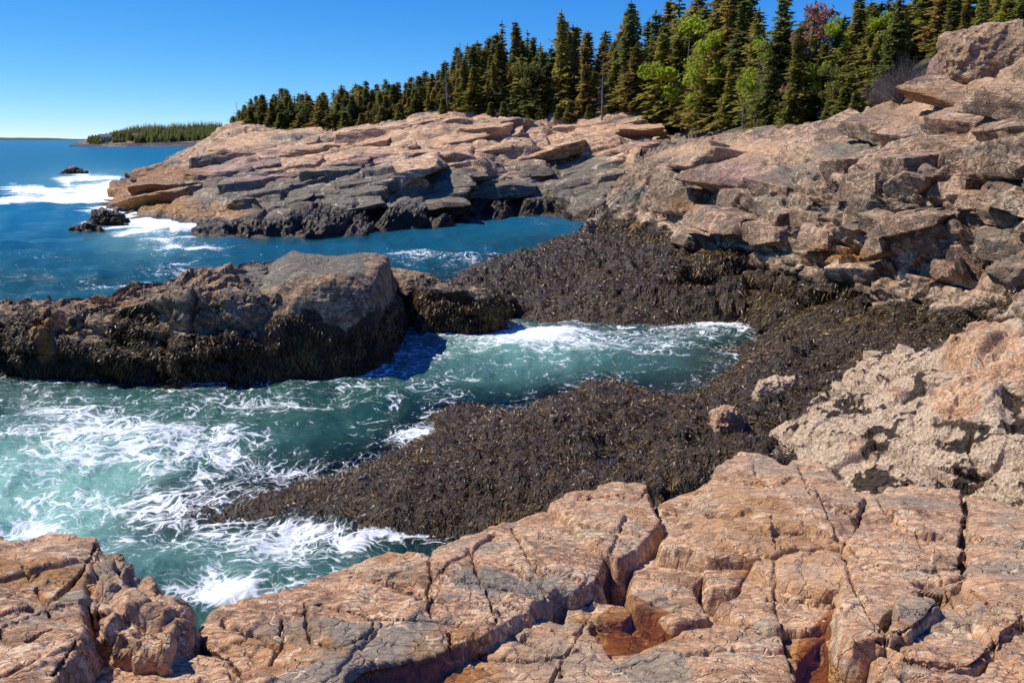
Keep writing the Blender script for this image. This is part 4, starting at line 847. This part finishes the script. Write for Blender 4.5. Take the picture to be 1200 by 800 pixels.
for (u, v, y, i, w, lab) in [(800, 12, 103, 0, 1.15, 'big lime-green leafy tree among the dark spruces'), (832, 34, 88, 0, .85, 'smaller lime-green leafy tree below the big one'), (885, 40, 70.5, 0, .75, 'bright green sapling crown showing between spruces by the dark narrow one'), (620, 54, 119.5, 1, .8, 'yellow-green leafy tree beside the slender spire'), (938, 0, 65, 2, 1.0, 'reddish budding tree rising behind the rust-tinged spruce'),
        (965, 16, 61.5, 0, .75, 'light green leafy tree next to the reddish one'), (1024, 10, 55, 0, .7, 'fresh green leafy tree between the broad layered spruces'), (976, 58, 57.5, 1, .8, 'olive-green young tree under the light green one'), (440, 113, 131, 1, .7, 'pale green leafy tree in the low wood of the headland'), (463, 116, 128, 1, .6, 'second pale green leafy tree nearer the tall stand'), (358, 108, 150, 1, .7, 'faint yellow-green crown near the headland tip')]:
    x = Y(u, 150, y)[0]; z = ground(x, y)
    tree('leafy_tree', kinds['l'][i], x, y, max(2.5, hz(u, v, y) - z), 6, lab, 'tree', None, u * .3, z, w)
for k, (u, y) in enumerate([(405, 136), (425, 132), (448, 129), (470, 126), (520, 121), (575, 118.5), (590, 118), (635, 116), (655, 115), (668, 114), (690, 112.5), (712, 112), (760, 107), (345, 147), (330, 153), (970, 57), (1000, 53), (985, 55), (1025, 50.5)]):
    x = Y(u, 150, y)[0]; z = ground(x, y)
    if z is not None: tree('young_spruce', kinds['y'][0], x, y, 2.6 * (y / 120) ** .5 * random.uniform(.6, 1.15), 3, 'small yellow-green young spruce at the edge where forest meets rock', 'shrub', 'young spruces along the rock edge', k, z, 1.3)
# bare grey shrub
def bare_shrub(seed, h, w, n=260):
    r = np.random.default_rng(seed); tv, tf = [], []
    for k in range(n):
        an = r.uniform(0, 6.28); s = r.uniform(0, 1) ** .6; a = np.array([math.cos(an) * w * .25 * r.random(), math.sin(an) * w * .25 * r.random(), 0]); b = np.array([math.cos(an) * w * s, math.sin(an) * w * s, h * (1 - .55 * s * s) * r.uniform(.7, 1.05)])
        m = a * .5 + b * .5 + r.normal(0, .08, 3); limb(tv, tf, a, m, .012, .009, 3); limb(tv, tf, m, b, .009, .003, 3)
        for q in range(4):
            t = r.uniform(.2, 1); c = m * (1 - t) + b * t; limb(tv, tf, c, c + (b - a) * .22 + r.normal(0, .16, 3), .005, .002, 3)
    return make_mesh('bare_shrub', np.array(tv), np.array(tf), M_twig)
sb = bare_shrub(3, 2.2, 1.7)
for (u, y, s, lab) in [(1058, 46, .95, 'dense bare grey shrub on the slope below the spruces'), (1036, 49, .75, 'smaller bare grey shrub beside the dense one'), (1086, 43.5, .7, 'bare grey shrub tucked against the reddish block'), (980, 58, .6, 'low bare shrub at the rock edge by the young spruces')]:
    x = Y(u, 120, y)[0]; z = ground(x, y)
    tag(add('bare_shrub', sb, None, (x, y, z - .1), u, (s, s, s)), lab, 'shrub')
# driftwood by the forest edge
tv, tf = [], []; limb(tv, tf, (-.8, 0, .1), (.7, .1, .25), .07, .04, 8); limb(tv, tf, (.2, .05, .2), (.5, .1, .7), .03, .015, 6); limb(tv, tf, (-.3, 0, .15), (-.5, .1, .5), .025, .01, 6)
x, y = Y(985, 133, 55)[:2]; tag(add('driftwood_log', make_mesh('driftwood_log', np.array(tv), np.array(tf), M_grey), None, (x, y, ground(x, y) + .05), .6), 'pale fallen branch lying at the forest edge', 'log')

# ------------------------------------------------------------------ far shores
def far_land(name, rows, mat, amp, sc0, label, px=3.0, mk=None):
    G = loft(rows, px, 60); P = G.reshape(-1, 3).copy(); P[:, 2] += amp * fbm(P * sc0, 4, 5) * sstep(-1, 3, P[:, 2])
    at = {k: np.zeros(len(P), np.float32) for k in ('weed', 'barn', 'grey', 'rust', 'pink', 'pale')}
    at['weed'] = sstep(5.5, 1.0, P[:, 2] + 2 * fbm(P * .04, 3, 8)); at['grey'] = at['grey'] + .3; cast.append((P, grid_faces(*G.shape[:2])))
    return tag(add(name, make_mesh(name, P, grid_faces(*G.shape[:2]), mat, at)), label, kind='structure'), P
M_far = rock_material('far_shore_rock', 0.06, [lin(96, 78, 66), lin(126, 100, 84), lin(150, 126, 108), lin(84, 78, 72), lin(56, 50, 46), lin(186, 162, 142)], 1.0)
fu = [88, 110, 130, 150, 175, 200, 225, 260, 330]
f1 = [Y(u, 172.5, 800) for u in fu];
for p in f1: p[2] = -1
f2 = [Y(u, v, 815) for u, v in zip(fu, [171.5, 170, 168.5, 168, 169, 168.5, 169, 169, 169])]
f3 = [Y(u, v, 850) for u, v in zip(fu, [171.5, 169, 167, 166, 166, 166, 166, 166, 166])]
f4 = [Y(u, v, 960) for u, v in zip(fu, [170, 164, 160, 157, 156, 155, 154, 154, 152])]
f5 = [p + np.array([0, 300, -6]) for p in f4]
far_shore, Pfs = far_land('far_shore', [f1, f2, f3, f4, f5], M_far, 1.5, .03, 'low far shore of pale rock beyond the bay')
gu = np.linspace(-700, 110, 12)
e1 = [Y(u, 164, 5200) for u in gu]; e2 = []
for p in e1: p[2] = -2
e2 = [Y(u, v, 5400) for u, v in zip(gu, 161 + 1.2 * np.sin(gu * .02) + np.linspace(0, 1.5, 12))]
e3 = [p + np.array([0, 900, -2]) for p in e2]
M_farland = simple('distant_wooded_land', [(0.3, (0.035, 0.05, 0.04, 1)), (0.7, (0.07, 0.085, 0.06, 1))], .004, 1, 0)
far_land('distant_coast', [e1, e2, e3], M_farland, 4, .004, 'thin dark wooded coast on the horizon')
# wood on the far shore: reads as one mass
BV = bvh_all()
rf = np.random.default_rng(4); cs, ax, sd = [], [], []
for k in range(1100):
    u = rf.uniform(104, 262); y = rf.uniform(838, 1000); x = Y(u, 165, y)[0]; z = ground(x, y, 100)
    if z < 2.0: continue
    hh = rf.uniform(5, 13) * min(1, max(.35, (u - 104) / 60))
    for j in range(9):
        t = j / 9; an = rf.uniform(0, 6.28); R = 2.6 * (1 - t) + .3
        for m in range(3):
            an += 2.1; dv = np.array([math.cos(an), math.sin(an), -.35]); cs.append(np.array([x, y, z + hh * (t * .9 + .1)]) + dv * R * .5); ax.append(dv * R * .7); sd.append(np.array([-dv[1], dv[0], .5]) * R * .4)
V, F = quads_from(np.array(cs), np.array(ax), np.array(sd))
tag(add('distant_forest', make_mesh('distant_forest', V, F, M_needle_dk)), 'dark evergreen wood covering the far shore', 'forest', kind='stuff')
def house(u, y, w, d, h, label):
    x = Y(u, 160, y)[0]; z = ground(x, y, 100) - .3
    e = tag(add('house', None, None, (x, y - 6, z), .25), label, 'house')
    def box(n, x0, x1, y0, y1, z0, z1, m):
        Vb = np.array([(a, b, c) for c in (z0, z1) for b in (y0, y1) for a in (x0, x1)], float); Fb = np.array([(0, 2, 3, 1), (4, 5, 7, 6), (0, 1, 5, 4), (2, 6, 7, 3), (0, 4, 6, 2), (1, 3, 7, 5)]); return add(n, make_mesh(n, Vb, Fb, m), e)
    box('wall', -w / 2, w / 2, -d / 2, d / 2, 0, h, M_white)
    Vr = np.array([(-w / 2 - .4, -d / 2 - .5, h), (w / 2 + .4, -d / 2 - .5, h), (w / 2 + .4, d / 2 + .5, h), (-w / 2 - .4, d / 2 + .5, h), (-w / 2 - .4, 0, h + d * .35), (w / 2 + .4, 0, h + d * .35)]); V2 = np.concatenate([Vr])
    me = bpy.data.meshes.new('roof'); me.from_pydata(V2.tolist(), [], [(0, 1, 5, 4), (2, 3, 4, 5), (0, 4, 3), (1, 2, 5), (0, 3, 2, 1)]); me.materials.append(M_roof); add('roof', me, e)
    for k in range(4):
        xx = -w / 2 + (k + .5) * w / 4; box('window', xx - .7, xx + .7, -d / 2 - .05, -d / 2 + .1, 1.0, 2.6, M_glass)
house(128, 872, 10, 7, 3.6, 'white house with a grey roof on the far shore near its tip'); house(164, 876, 8, 6, 3.0, 'low pale house among the trees of the far shore')

# ------------------------------------------------------------------ rockweed fronds
fv, ff = [], []
tot = 0
for P, N, wgt, Lf in weed_src:
    u, v, dep = proj(P)
    ok = np.where((wgt > .55) & (u > -30) & (u < 1230) & (v > 180) & (v < 700) & (P[:, 2] > -.25) & (dep < 60))[0]
    if len(ok) == 0: continue
    n = min(len(ok), int(len(ok) * .75)); idx = rng.choice(ok, n, replace=False)
    p = P[idx] + rng.normal(0, .03, (n, 3)); nn = N[idx]; nn = np.where(nn[:, 2:3] < -.1, -nn, nn); dp = dep[idx][:, None]
    dn = np.array([0, 0, -1.0]) - nn * (-nn[:, 2:3]); sw = np.stack([vnoise(p * .55 + 3, 610), vnoise(p * .55 + 40, 611), np.zeros(n)], 1); dn = dn * 1.6 + sw * .7 + rng.normal(0, .3, (n, 3)); dn -= nn * (dn * nn).sum(1, keepdims=True); dn /= np.linalg.norm(dn, axis=1, keepdims=True) + 1e-9
    sdv = np.cross(dn, nn); Ln = Lf * 1.1 * rng.uniform(.35, 1.2, (n, 1)) * np.clip(dp / 20, .7, 1.6); wd_ = (.004 + .00042 * dp) * rng.uniform(.5, 1.3, (n, 1))
    up = nn * (.01 + .06 * rng.random((n, 1)) * np.clip(dp / 20, .7, 1.4)); 
    q0 = p - nn * .02; q1 = p + dn * Ln * .5 + up; q2 = p + dn * Ln + up * rng.uniform(-.2, 1.0, (n, 1)); tw = nn * wd_ * rng.normal(0, .6, (n, 1))
    V = np.stack([q0 - sdv * wd_ * .5, q0 + sdv * wd_ * .5, q1 + sdv * wd_ + tw, q1 - sdv * wd_ - tw, q2 + sdv * wd_ * .6 - tw, q2 - sdv * wd_ * .6 + tw], 1).reshape(-1, 3)
    b = np.arange(n)[:, None] * 6 + tot; fv.append(V); ff.append(np.concatenate([b + [0, 1, 2, 3], b + [3, 2, 4, 5]])); tot += n * 6
tag(add('rockweed', make_mesh('rockweed', np.concatenate(fv), np.concatenate(ff), M_weed)), 'glossy brown rockweed fronds matting the shelf and the low rocks', 'seaweed', kind='stuff')

# ------------------------------------------------------------------ sea
cell = 0.22; gx0, gy0, gw, gh = -62.0, 2.0, 480, 640
depth = np.full((gh, gw), -9.0)
RP = np.concatenate(rock_pts); ix = ((RP[:, 0] - gx0) / cell).astype(int); iy = ((RP[:, 1] - gy0) / cell).astype(int); m = (ix >= 0) & (ix < gw) & (iy >= 0) & (iy < gh)
np.maximum.at(depth, (iy[m], ix[m]), RP[m, 2])
Lr = np.maximum(depth, -2.6)
near = sstep(-.35, .15, Lr)
def blur(A, k):
    for ax in (0, 1):
        c = np.cumsum(np.pad(A, [(k + 1, k) if a == ax else (0, 0) for a in (0, 1)], mode='edge'), axis=ax)
        A = (np.take(c, range(2 * k + 1, c.shape[ax]), axis=ax) - np.take(c, range(0, c.shape[ax] - 2 * k - 1), axis=ax)) / (2 * k + 1)
    return A
Lb = blur(Lr, 1); near1 = blur(near, 2); near2 = blur(blur(near, 6), 6)
def samp(A, X, fill):
    fx = np.clip((X[:, 0] - gx0) / cell - .5, 0, gw - 2); fy = np.clip((X[:, 1] - gy0) / cell - .5, 0, gh - 2); i = fx.astype(int); j = fy.astype(int); a = fx - i; b = fy - j
    r = A[j, i] * (1 - a) * (1 - b) + A[j, i + 1] * a * (1 - b) + A[j + 1, i] * (1 - a) * b + A[j + 1, i + 1] * a * b
    out = (X[:, 0] < gx0) | (X[:, 0] > gx0 + gw * cell) | (X[:, 1] > gy0 + gh * cell) | (X[:, 1] < gy0)
    return np.where(out, fill, r)
th = np.concatenate([np.linspace(-math.pi, -.70, 30)[:-1], np.linspace(-.70, .42, 430), np.linspace(.42, math.pi, 34)[1:]])
rs = np.concatenate([[1.5, 5, 8], 1 / np.linspace(1 / 10.0, 1 / 140.0, 250), np.exp(np.linspace(math.log(146), math.log(60000), 70))])
Xw = np.stack([rs[:, None] * np.sin(th)[None], rs[:, None] * np.cos(th)[None]], -1).reshape(-1, 2); X3 = np.concatenate([Xw, np.zeros((len(Xw), 1))], 1)
rad = np.linalg.norm(Xw, axis=1)
bed = samp(Lb, Xw, -9.0); sh1 = samp(near1, Xw, 0); sh2 = samp(near2, Xw, 0)
fade = sstep(900, 120, rad); shel = sstep(.0, .35, sh2)
amp = np.where(rad < 45, .085, .17) * fade * (1 - .7 * sstep(.02, .3, sh2))
wv = 0
for (lx, ly, L_, a_, ph) in [(.3, -1, 7.5, 1.0, .3), (.75, -.7, 4.6, .7, 2.0), (-.2, -1, 2.7, .42, 4.1), (.9, .3, 1.7, .22, 1.3)]:
    k = 2 * math.pi / L_ / math.hypot(lx, ly); q = Xw[:, 0] * lx * k + Xw[:, 1] * ly * k + ph + 1.6 * vnoise(X3 * .21 + ph, 400); s_ = np.sin(q) * .5 + .5; wv = wv + a_ * (s_ ** 1.5 * 2 - 1) * sstep(L_ * 60, L_ * 25, rad)
zw = amp * wv + .07 * fade * fbm(X3 * .8, 3, 410) + .045 * sstep(60, 30, rad) * ridged(X3 * 1.6 + .4 * vnoise(X3 * 1.1, 4)[:, None], 3, 415)
u_, v_, _ = proj(np.concatenate([Xw, np.zeros((len(Xw), 1))], 1))
def gb(lst):
    r = np.zeros(len(Xw))
    for (a, b, su, sv, k) in lst: r = r + k * np.exp(-(((u_ - a) / su) ** 2 + ((v_ - b) / sv) ** 2))
    return r
ok = (Xw[:, 1] > 3)
foam = gb([(620, 385, 60, 24, .9), (520, 415, 80, 28, .42), (700, 405, 110, 28, .38), (820, 395, 90, 32, .48), (870, 372, 40, 12, .7), (700, 440, 90, 14, .22), (480, 450, 80, 30, .35), (290, 465, 110, 15, .75), (400, 440, 40, 12, .4),
     (60, 470, 90, 22, .5), (150, 500, 120, 30, .45), (60, 540, 90, 40, .35), (30, 600, 60, 50, .15), (250, 530, 110, 40, .3), (180, 590, 100, 20, .4), (420, 490, 90, 20, .28), (330, 560, 120, 26, .26), (40, 620, 40, 24, .3),
     (300, 640, 120, 26, .42), (430, 635, 110, 22, .42), (250, 690, 90, 24, .4), (300, 700, 70, 16, .45), (520, 625, 60, 12, .4), (390, 665, 70, 16, .4), (500, 515, 50, 14, .55), (120, 640, 80, 26, .2),
     (130, 246, 50, 8, 1.0), (195, 268, 50, 7, 1.0), (90, 224, 80, 7, .8), (130, 230, 40, 8, .8), (120, 215, 70, 12, 1.1), (60, 235, 70, 9, .8), (170, 262, 60, 16, 1.1), (215, 290, 50, 12, .7), (60, 222, 60, 10, .6), (100, 205, 30, 4, .6), (130, 335, 50, 5, .7), (200, 315, 50, 10, .35), (60, 268, 60, 8, .25), (40, 300, 60, 20, .12),
     (620, 261, 60, 4, .8), (500, 300, 70, 14, .4), (440, 320, 60, 10, .4), (545, 305, 50, 8, .55), (640, 350, 30, 8, .9), (600, 270, 80, 12, .15)]) * ok
foam = foam * (.62 + .45 * fbm(X3 * np.array([.12, .3, 1]), 3, 430)) + .14 * sstep(.02, .4, sh1) * sstep(170, 60, rad) + .05 * sstep(70, 40, rad)
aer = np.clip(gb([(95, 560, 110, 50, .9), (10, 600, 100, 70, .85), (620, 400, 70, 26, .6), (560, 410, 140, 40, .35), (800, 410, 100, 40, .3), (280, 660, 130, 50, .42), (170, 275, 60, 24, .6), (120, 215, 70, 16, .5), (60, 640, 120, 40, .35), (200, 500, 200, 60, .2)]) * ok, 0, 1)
strk = sstep(-.15, .45, fbm(X3 * np.array([.16, .55, 1]), 4, 431)); foam = np.where(rad > 55, foam * (.62 + .8 * strk), foam)
zw = zw + .03 * np.clip(foam, 0, 1) + .25 * np.clip(foam - .35, 0, 1) * sstep(55, 75, rad)
ringF = grid_faces(len(rs), len(th))
t = NT('sea_water'); p = t.pos()
fo, ae, bd = t.attr('foam'), t.attr('aer'), t.attr('bed')
wn1 = t.noise(p, .55, 3, .5, out='Color'); wvv = t.n('ShaderNodeVectorMath', operation='MULTIPLY_ADD'); t.set(wvv.inputs[0], wn1); wvv.inputs[1].default_value = (2.2, 2.2, 0); t.set(wvv.inputs[2], p); wp = wvv.outputs[0]
wn2 = t.noise(p, 2.3, 3, .55, out='Color'); wv3 = t.n('ShaderNodeVectorMath', operation='MULTIPLY_ADD'); t.set(wv3.inputs[0], wn2); wv3.inputs[1].default_value = (.35, .35, 0); t.set(wv3.inputs[2], wp); wp = wv3.outputs[0]
e1_ = t.vor(t.vmul(wp, (1, 1.25, .0)), 1.35, 'DISTANCE_TO_EDGE'); e2_ = t.vor(t.vmul(wp, (1, 1.2, .0)), 4.2, 'DISTANCE_TO_EDGE'); fn = t.noise(wp, 1.3, 7, .74); fn2 = t.noise(wp, 9, 5, .75)
l1 = t.math('SUBTRACT', 1, t.ss(e1_, 0.0, .09)); l2 = t.math('SUBTRACT', 1, t.ss(e2_, 0.0, .14)); fb1 = t.ss(t.noise(p, .8, 3, .6), .38, .62); l1 = t.math('MULTIPLY', l1, fb1)
lace = t.math('ADD', t.math('MULTIPLY', l1, .20), t.math('ADD', t.math('MULTIPLY', l2, .15), t.math('ADD', t.math('MULTIPLY', fn, .82), t.math('MULTIPLY', fn2, .46))))
ff1 = t.math('MULTIPLY', t.noise(t.vmul(wp, (.5, 1.5, 0)), .42, 9, .74), 1.40); dl_ = t.n('ShaderNodeVectorMath', operation='LENGTH'); t.set(dl_.inputs[0], p); fk = t.ss(dl_.outputs['Value'], 50, 95)
lace = t.math('ADD', t.math('MULTIPLY', lace, t.math('SUBTRACT', 1, fk)), t.math('MULTIPLY', ff1, fk))
fm = t.ss(t.math('ADD', lace, t.math('MULTIPLY', fo, .80)), .965, 1.22)
dist_ = t.n('ShaderNodeVectorMath', operation='LENGTH'); t.set(dist_.inputs[0], p); rd = dist_.outputs['Value']
deep = t.mix(t.ss(rd, 30, 95), (0.009, 0.056, 0.046, 1), (0.008, 0.135, 0.25, 1))  # bluer with distance: deeper water, plus sky reflection put into the body colour
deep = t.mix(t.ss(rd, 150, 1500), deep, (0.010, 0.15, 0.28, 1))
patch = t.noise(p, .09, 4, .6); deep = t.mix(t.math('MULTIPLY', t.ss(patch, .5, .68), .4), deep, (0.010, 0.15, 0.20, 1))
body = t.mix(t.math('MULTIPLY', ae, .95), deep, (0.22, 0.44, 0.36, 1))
op = t.math('SUBTRACT', 1, t.math('POWER', 2.718, t.math('MULTIPLY', t.math('MAXIMUM', t.math('MULTIPLY', bd, -1), 0), -1.1)))
op = t.math('MAXIMUM', t.math('MAXIMUM', op, t.math('MULTIPLY', ae, .8)), .04)
wr = t.noise(t.vmul(p, (1, 1.5, 1)), 3.2, 5, .62); wr2 = t.noise(t.vmul(p, (1, 1.7, 1)), .5, 4, .6)
nb = t.bump(t.math('ADD', wr, t.math('MULTIPLY', wr2, 2.5)), .85, .10)
dif = t.n('ShaderNodeBsdfDiffuse'); t.set(dif.inputs[0], body); t.set(dif.inputs['Normal'], nb); trn = t.n('ShaderNodeBsdfTransparent'); trn.inputs[0].default_value = (.80, .93, .90, 1)
m1 = t.n('ShaderNodeMixShader'); t.set(m1.inputs[0], op); t.t.links.new(trn.outputs[0], m1.inputs[1]); t.t.links.new(dif.outputs[0], m1.inputs[2])
gl = t.n('ShaderNodeBsdfGlossy'); gl.inputs['Roughness'].default_value = .10; t.set(gl.inputs['Normal'], nb); fr = t.n('ShaderNodeFresnel'); fr.inputs[0].default_value = 1.333; t.set(fr.inputs['Normal'], nb)
m2 = t.n('ShaderNodeMixShader'); t.set(m2.inputs[0], t.math('MULTIPLY', t.math('MINIMUM', fr.outputs[0], .45), t.math('SUBTRACT', .8, t.math('MULTIPLY', t.ss(rd, 40, 300), .35)))); t.t.links.new(m1.outputs[0], m2.inputs[1]); t.t.links.new(gl.outputs[0], m2.inputs[2])
fd = t.pbr((.80, .84, .84, 1), .8, t.bump(lace, .6, .06), .2)
m3 = t.n('ShaderNodeMixShader'); t.set(m3.inputs[0], t.math('MULTIPLY', fm, .93)); t.t.links.new(m2.outputs[0], m3.inputs[1]); t.t.links.new(fd, m3.inputs[2])
M_sea = t.done(m3.outputs[0])
Vs = np.concatenate([Xw, zw[:, None]], 1)
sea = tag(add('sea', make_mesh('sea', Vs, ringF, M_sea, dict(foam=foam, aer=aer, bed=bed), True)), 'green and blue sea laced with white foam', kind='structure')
# sea bed so that shallow water has a bottom
Vb = np.array([(-400, -20, -2.7), (200, -20, -2.7), (200, 400, -2.7), (-400, 400, -2.7)]); tag(add('seabed', make_mesh('seabed', Vb, np.array([(0, 1, 2, 3)]), M_floor)), 'dark sea bed under the shallow water', kind='structure')

# tide pools in hollows of the ledge
t = NT('pool_water'); gl = t.n('ShaderNodeBsdfGlossy'); gl.inputs['Roughness'].default_value = .03; tr = t.n('ShaderNodeBsdfTransparent'); tr.inputs[0].default_value = (.72, .56, .32, 1); fr = t.n('ShaderNodeFresnel'); fr.inputs[0].default_value = 1.333
nb = t.bump(t.noise(t.pos(), 14, 2), .15, .02); t.set(gl.inputs['Normal'], nb); mx = t.n('ShaderNodeMixShader'); t.set(mx.inputs[0], fr.outputs[0]); t.t.links.new(tr.outputs[0], mx.inputs[1]); t.t.links.new(gl.outputs[0], mx.inputs[2]); M_pool = t.done(mx.outputs[0])
for (ring, off, lab) in [([(700, 728), (740, 712), (790, 728), (815, 740), (780, 765), (730, 775), (700, 755)], -.055, 'rust-brown tide pool among broken slabs'), ([(935, 760), (985, 725), (1030, 765), (1045, 800), (990, 830), (920, 820)], -.06, 'dark amber tide pool at the foot of the cleft'), ([(410, 785), (470, 772), (540, 765), (560, 775), (520, 800), (470, 830), (400, 830)], .03, 'orange tide pool under the edge of the long slab')]:
    w = np.array([S(u, v, off) for u, v in ring]); w[:, 2] = w[:, 2].mean(); c = w.mean(0); n = len(w)
    tag(add('tide_pool', make_mesh('tide_pool', np.concatenate([w, [c]]), np.array([(i, (i + 1) % n, n) if np.cross(w[0] - c, w[1] - c)[2] > 0 else ((i + 1) % n, i, n) for i in range(n)]), M_pool)), lab, kind='structure')
for (ring, z_, lab) in [([(655, 556), (690, 545), (735, 530), (750, 524), (745, 534), (700, 552), (668, 562)], .58, 'narrow dark blue puddle in the weed bed'), ([(795, 487), (815, 483), (832, 486), (815, 492)], .80, 'small dark puddle in the weed near the upright boulder')]:
    w = np.array([Z(u, v, z_) for u, v in ring]); c = w.mean(0); n = len(w)
    tag(add('tide_pool', make_mesh('tide_pool', np.concatenate([w, [c]]), np.array([(i, (i + 1) % n, n) if np.cross(w[0] - c, w[1] - c)[2] > 0 else ((i + 1) % n, i, n) for i in range(n)]), M_pool)), lab, kind='structure')
print('spruces', n_sp, 'tris', sum(sum(len(q.vertices) - 2 for q in me.polygons) if len(me.polygons) < 200 else len(me.polygons) * 2 for me in bpy.data.meshes))
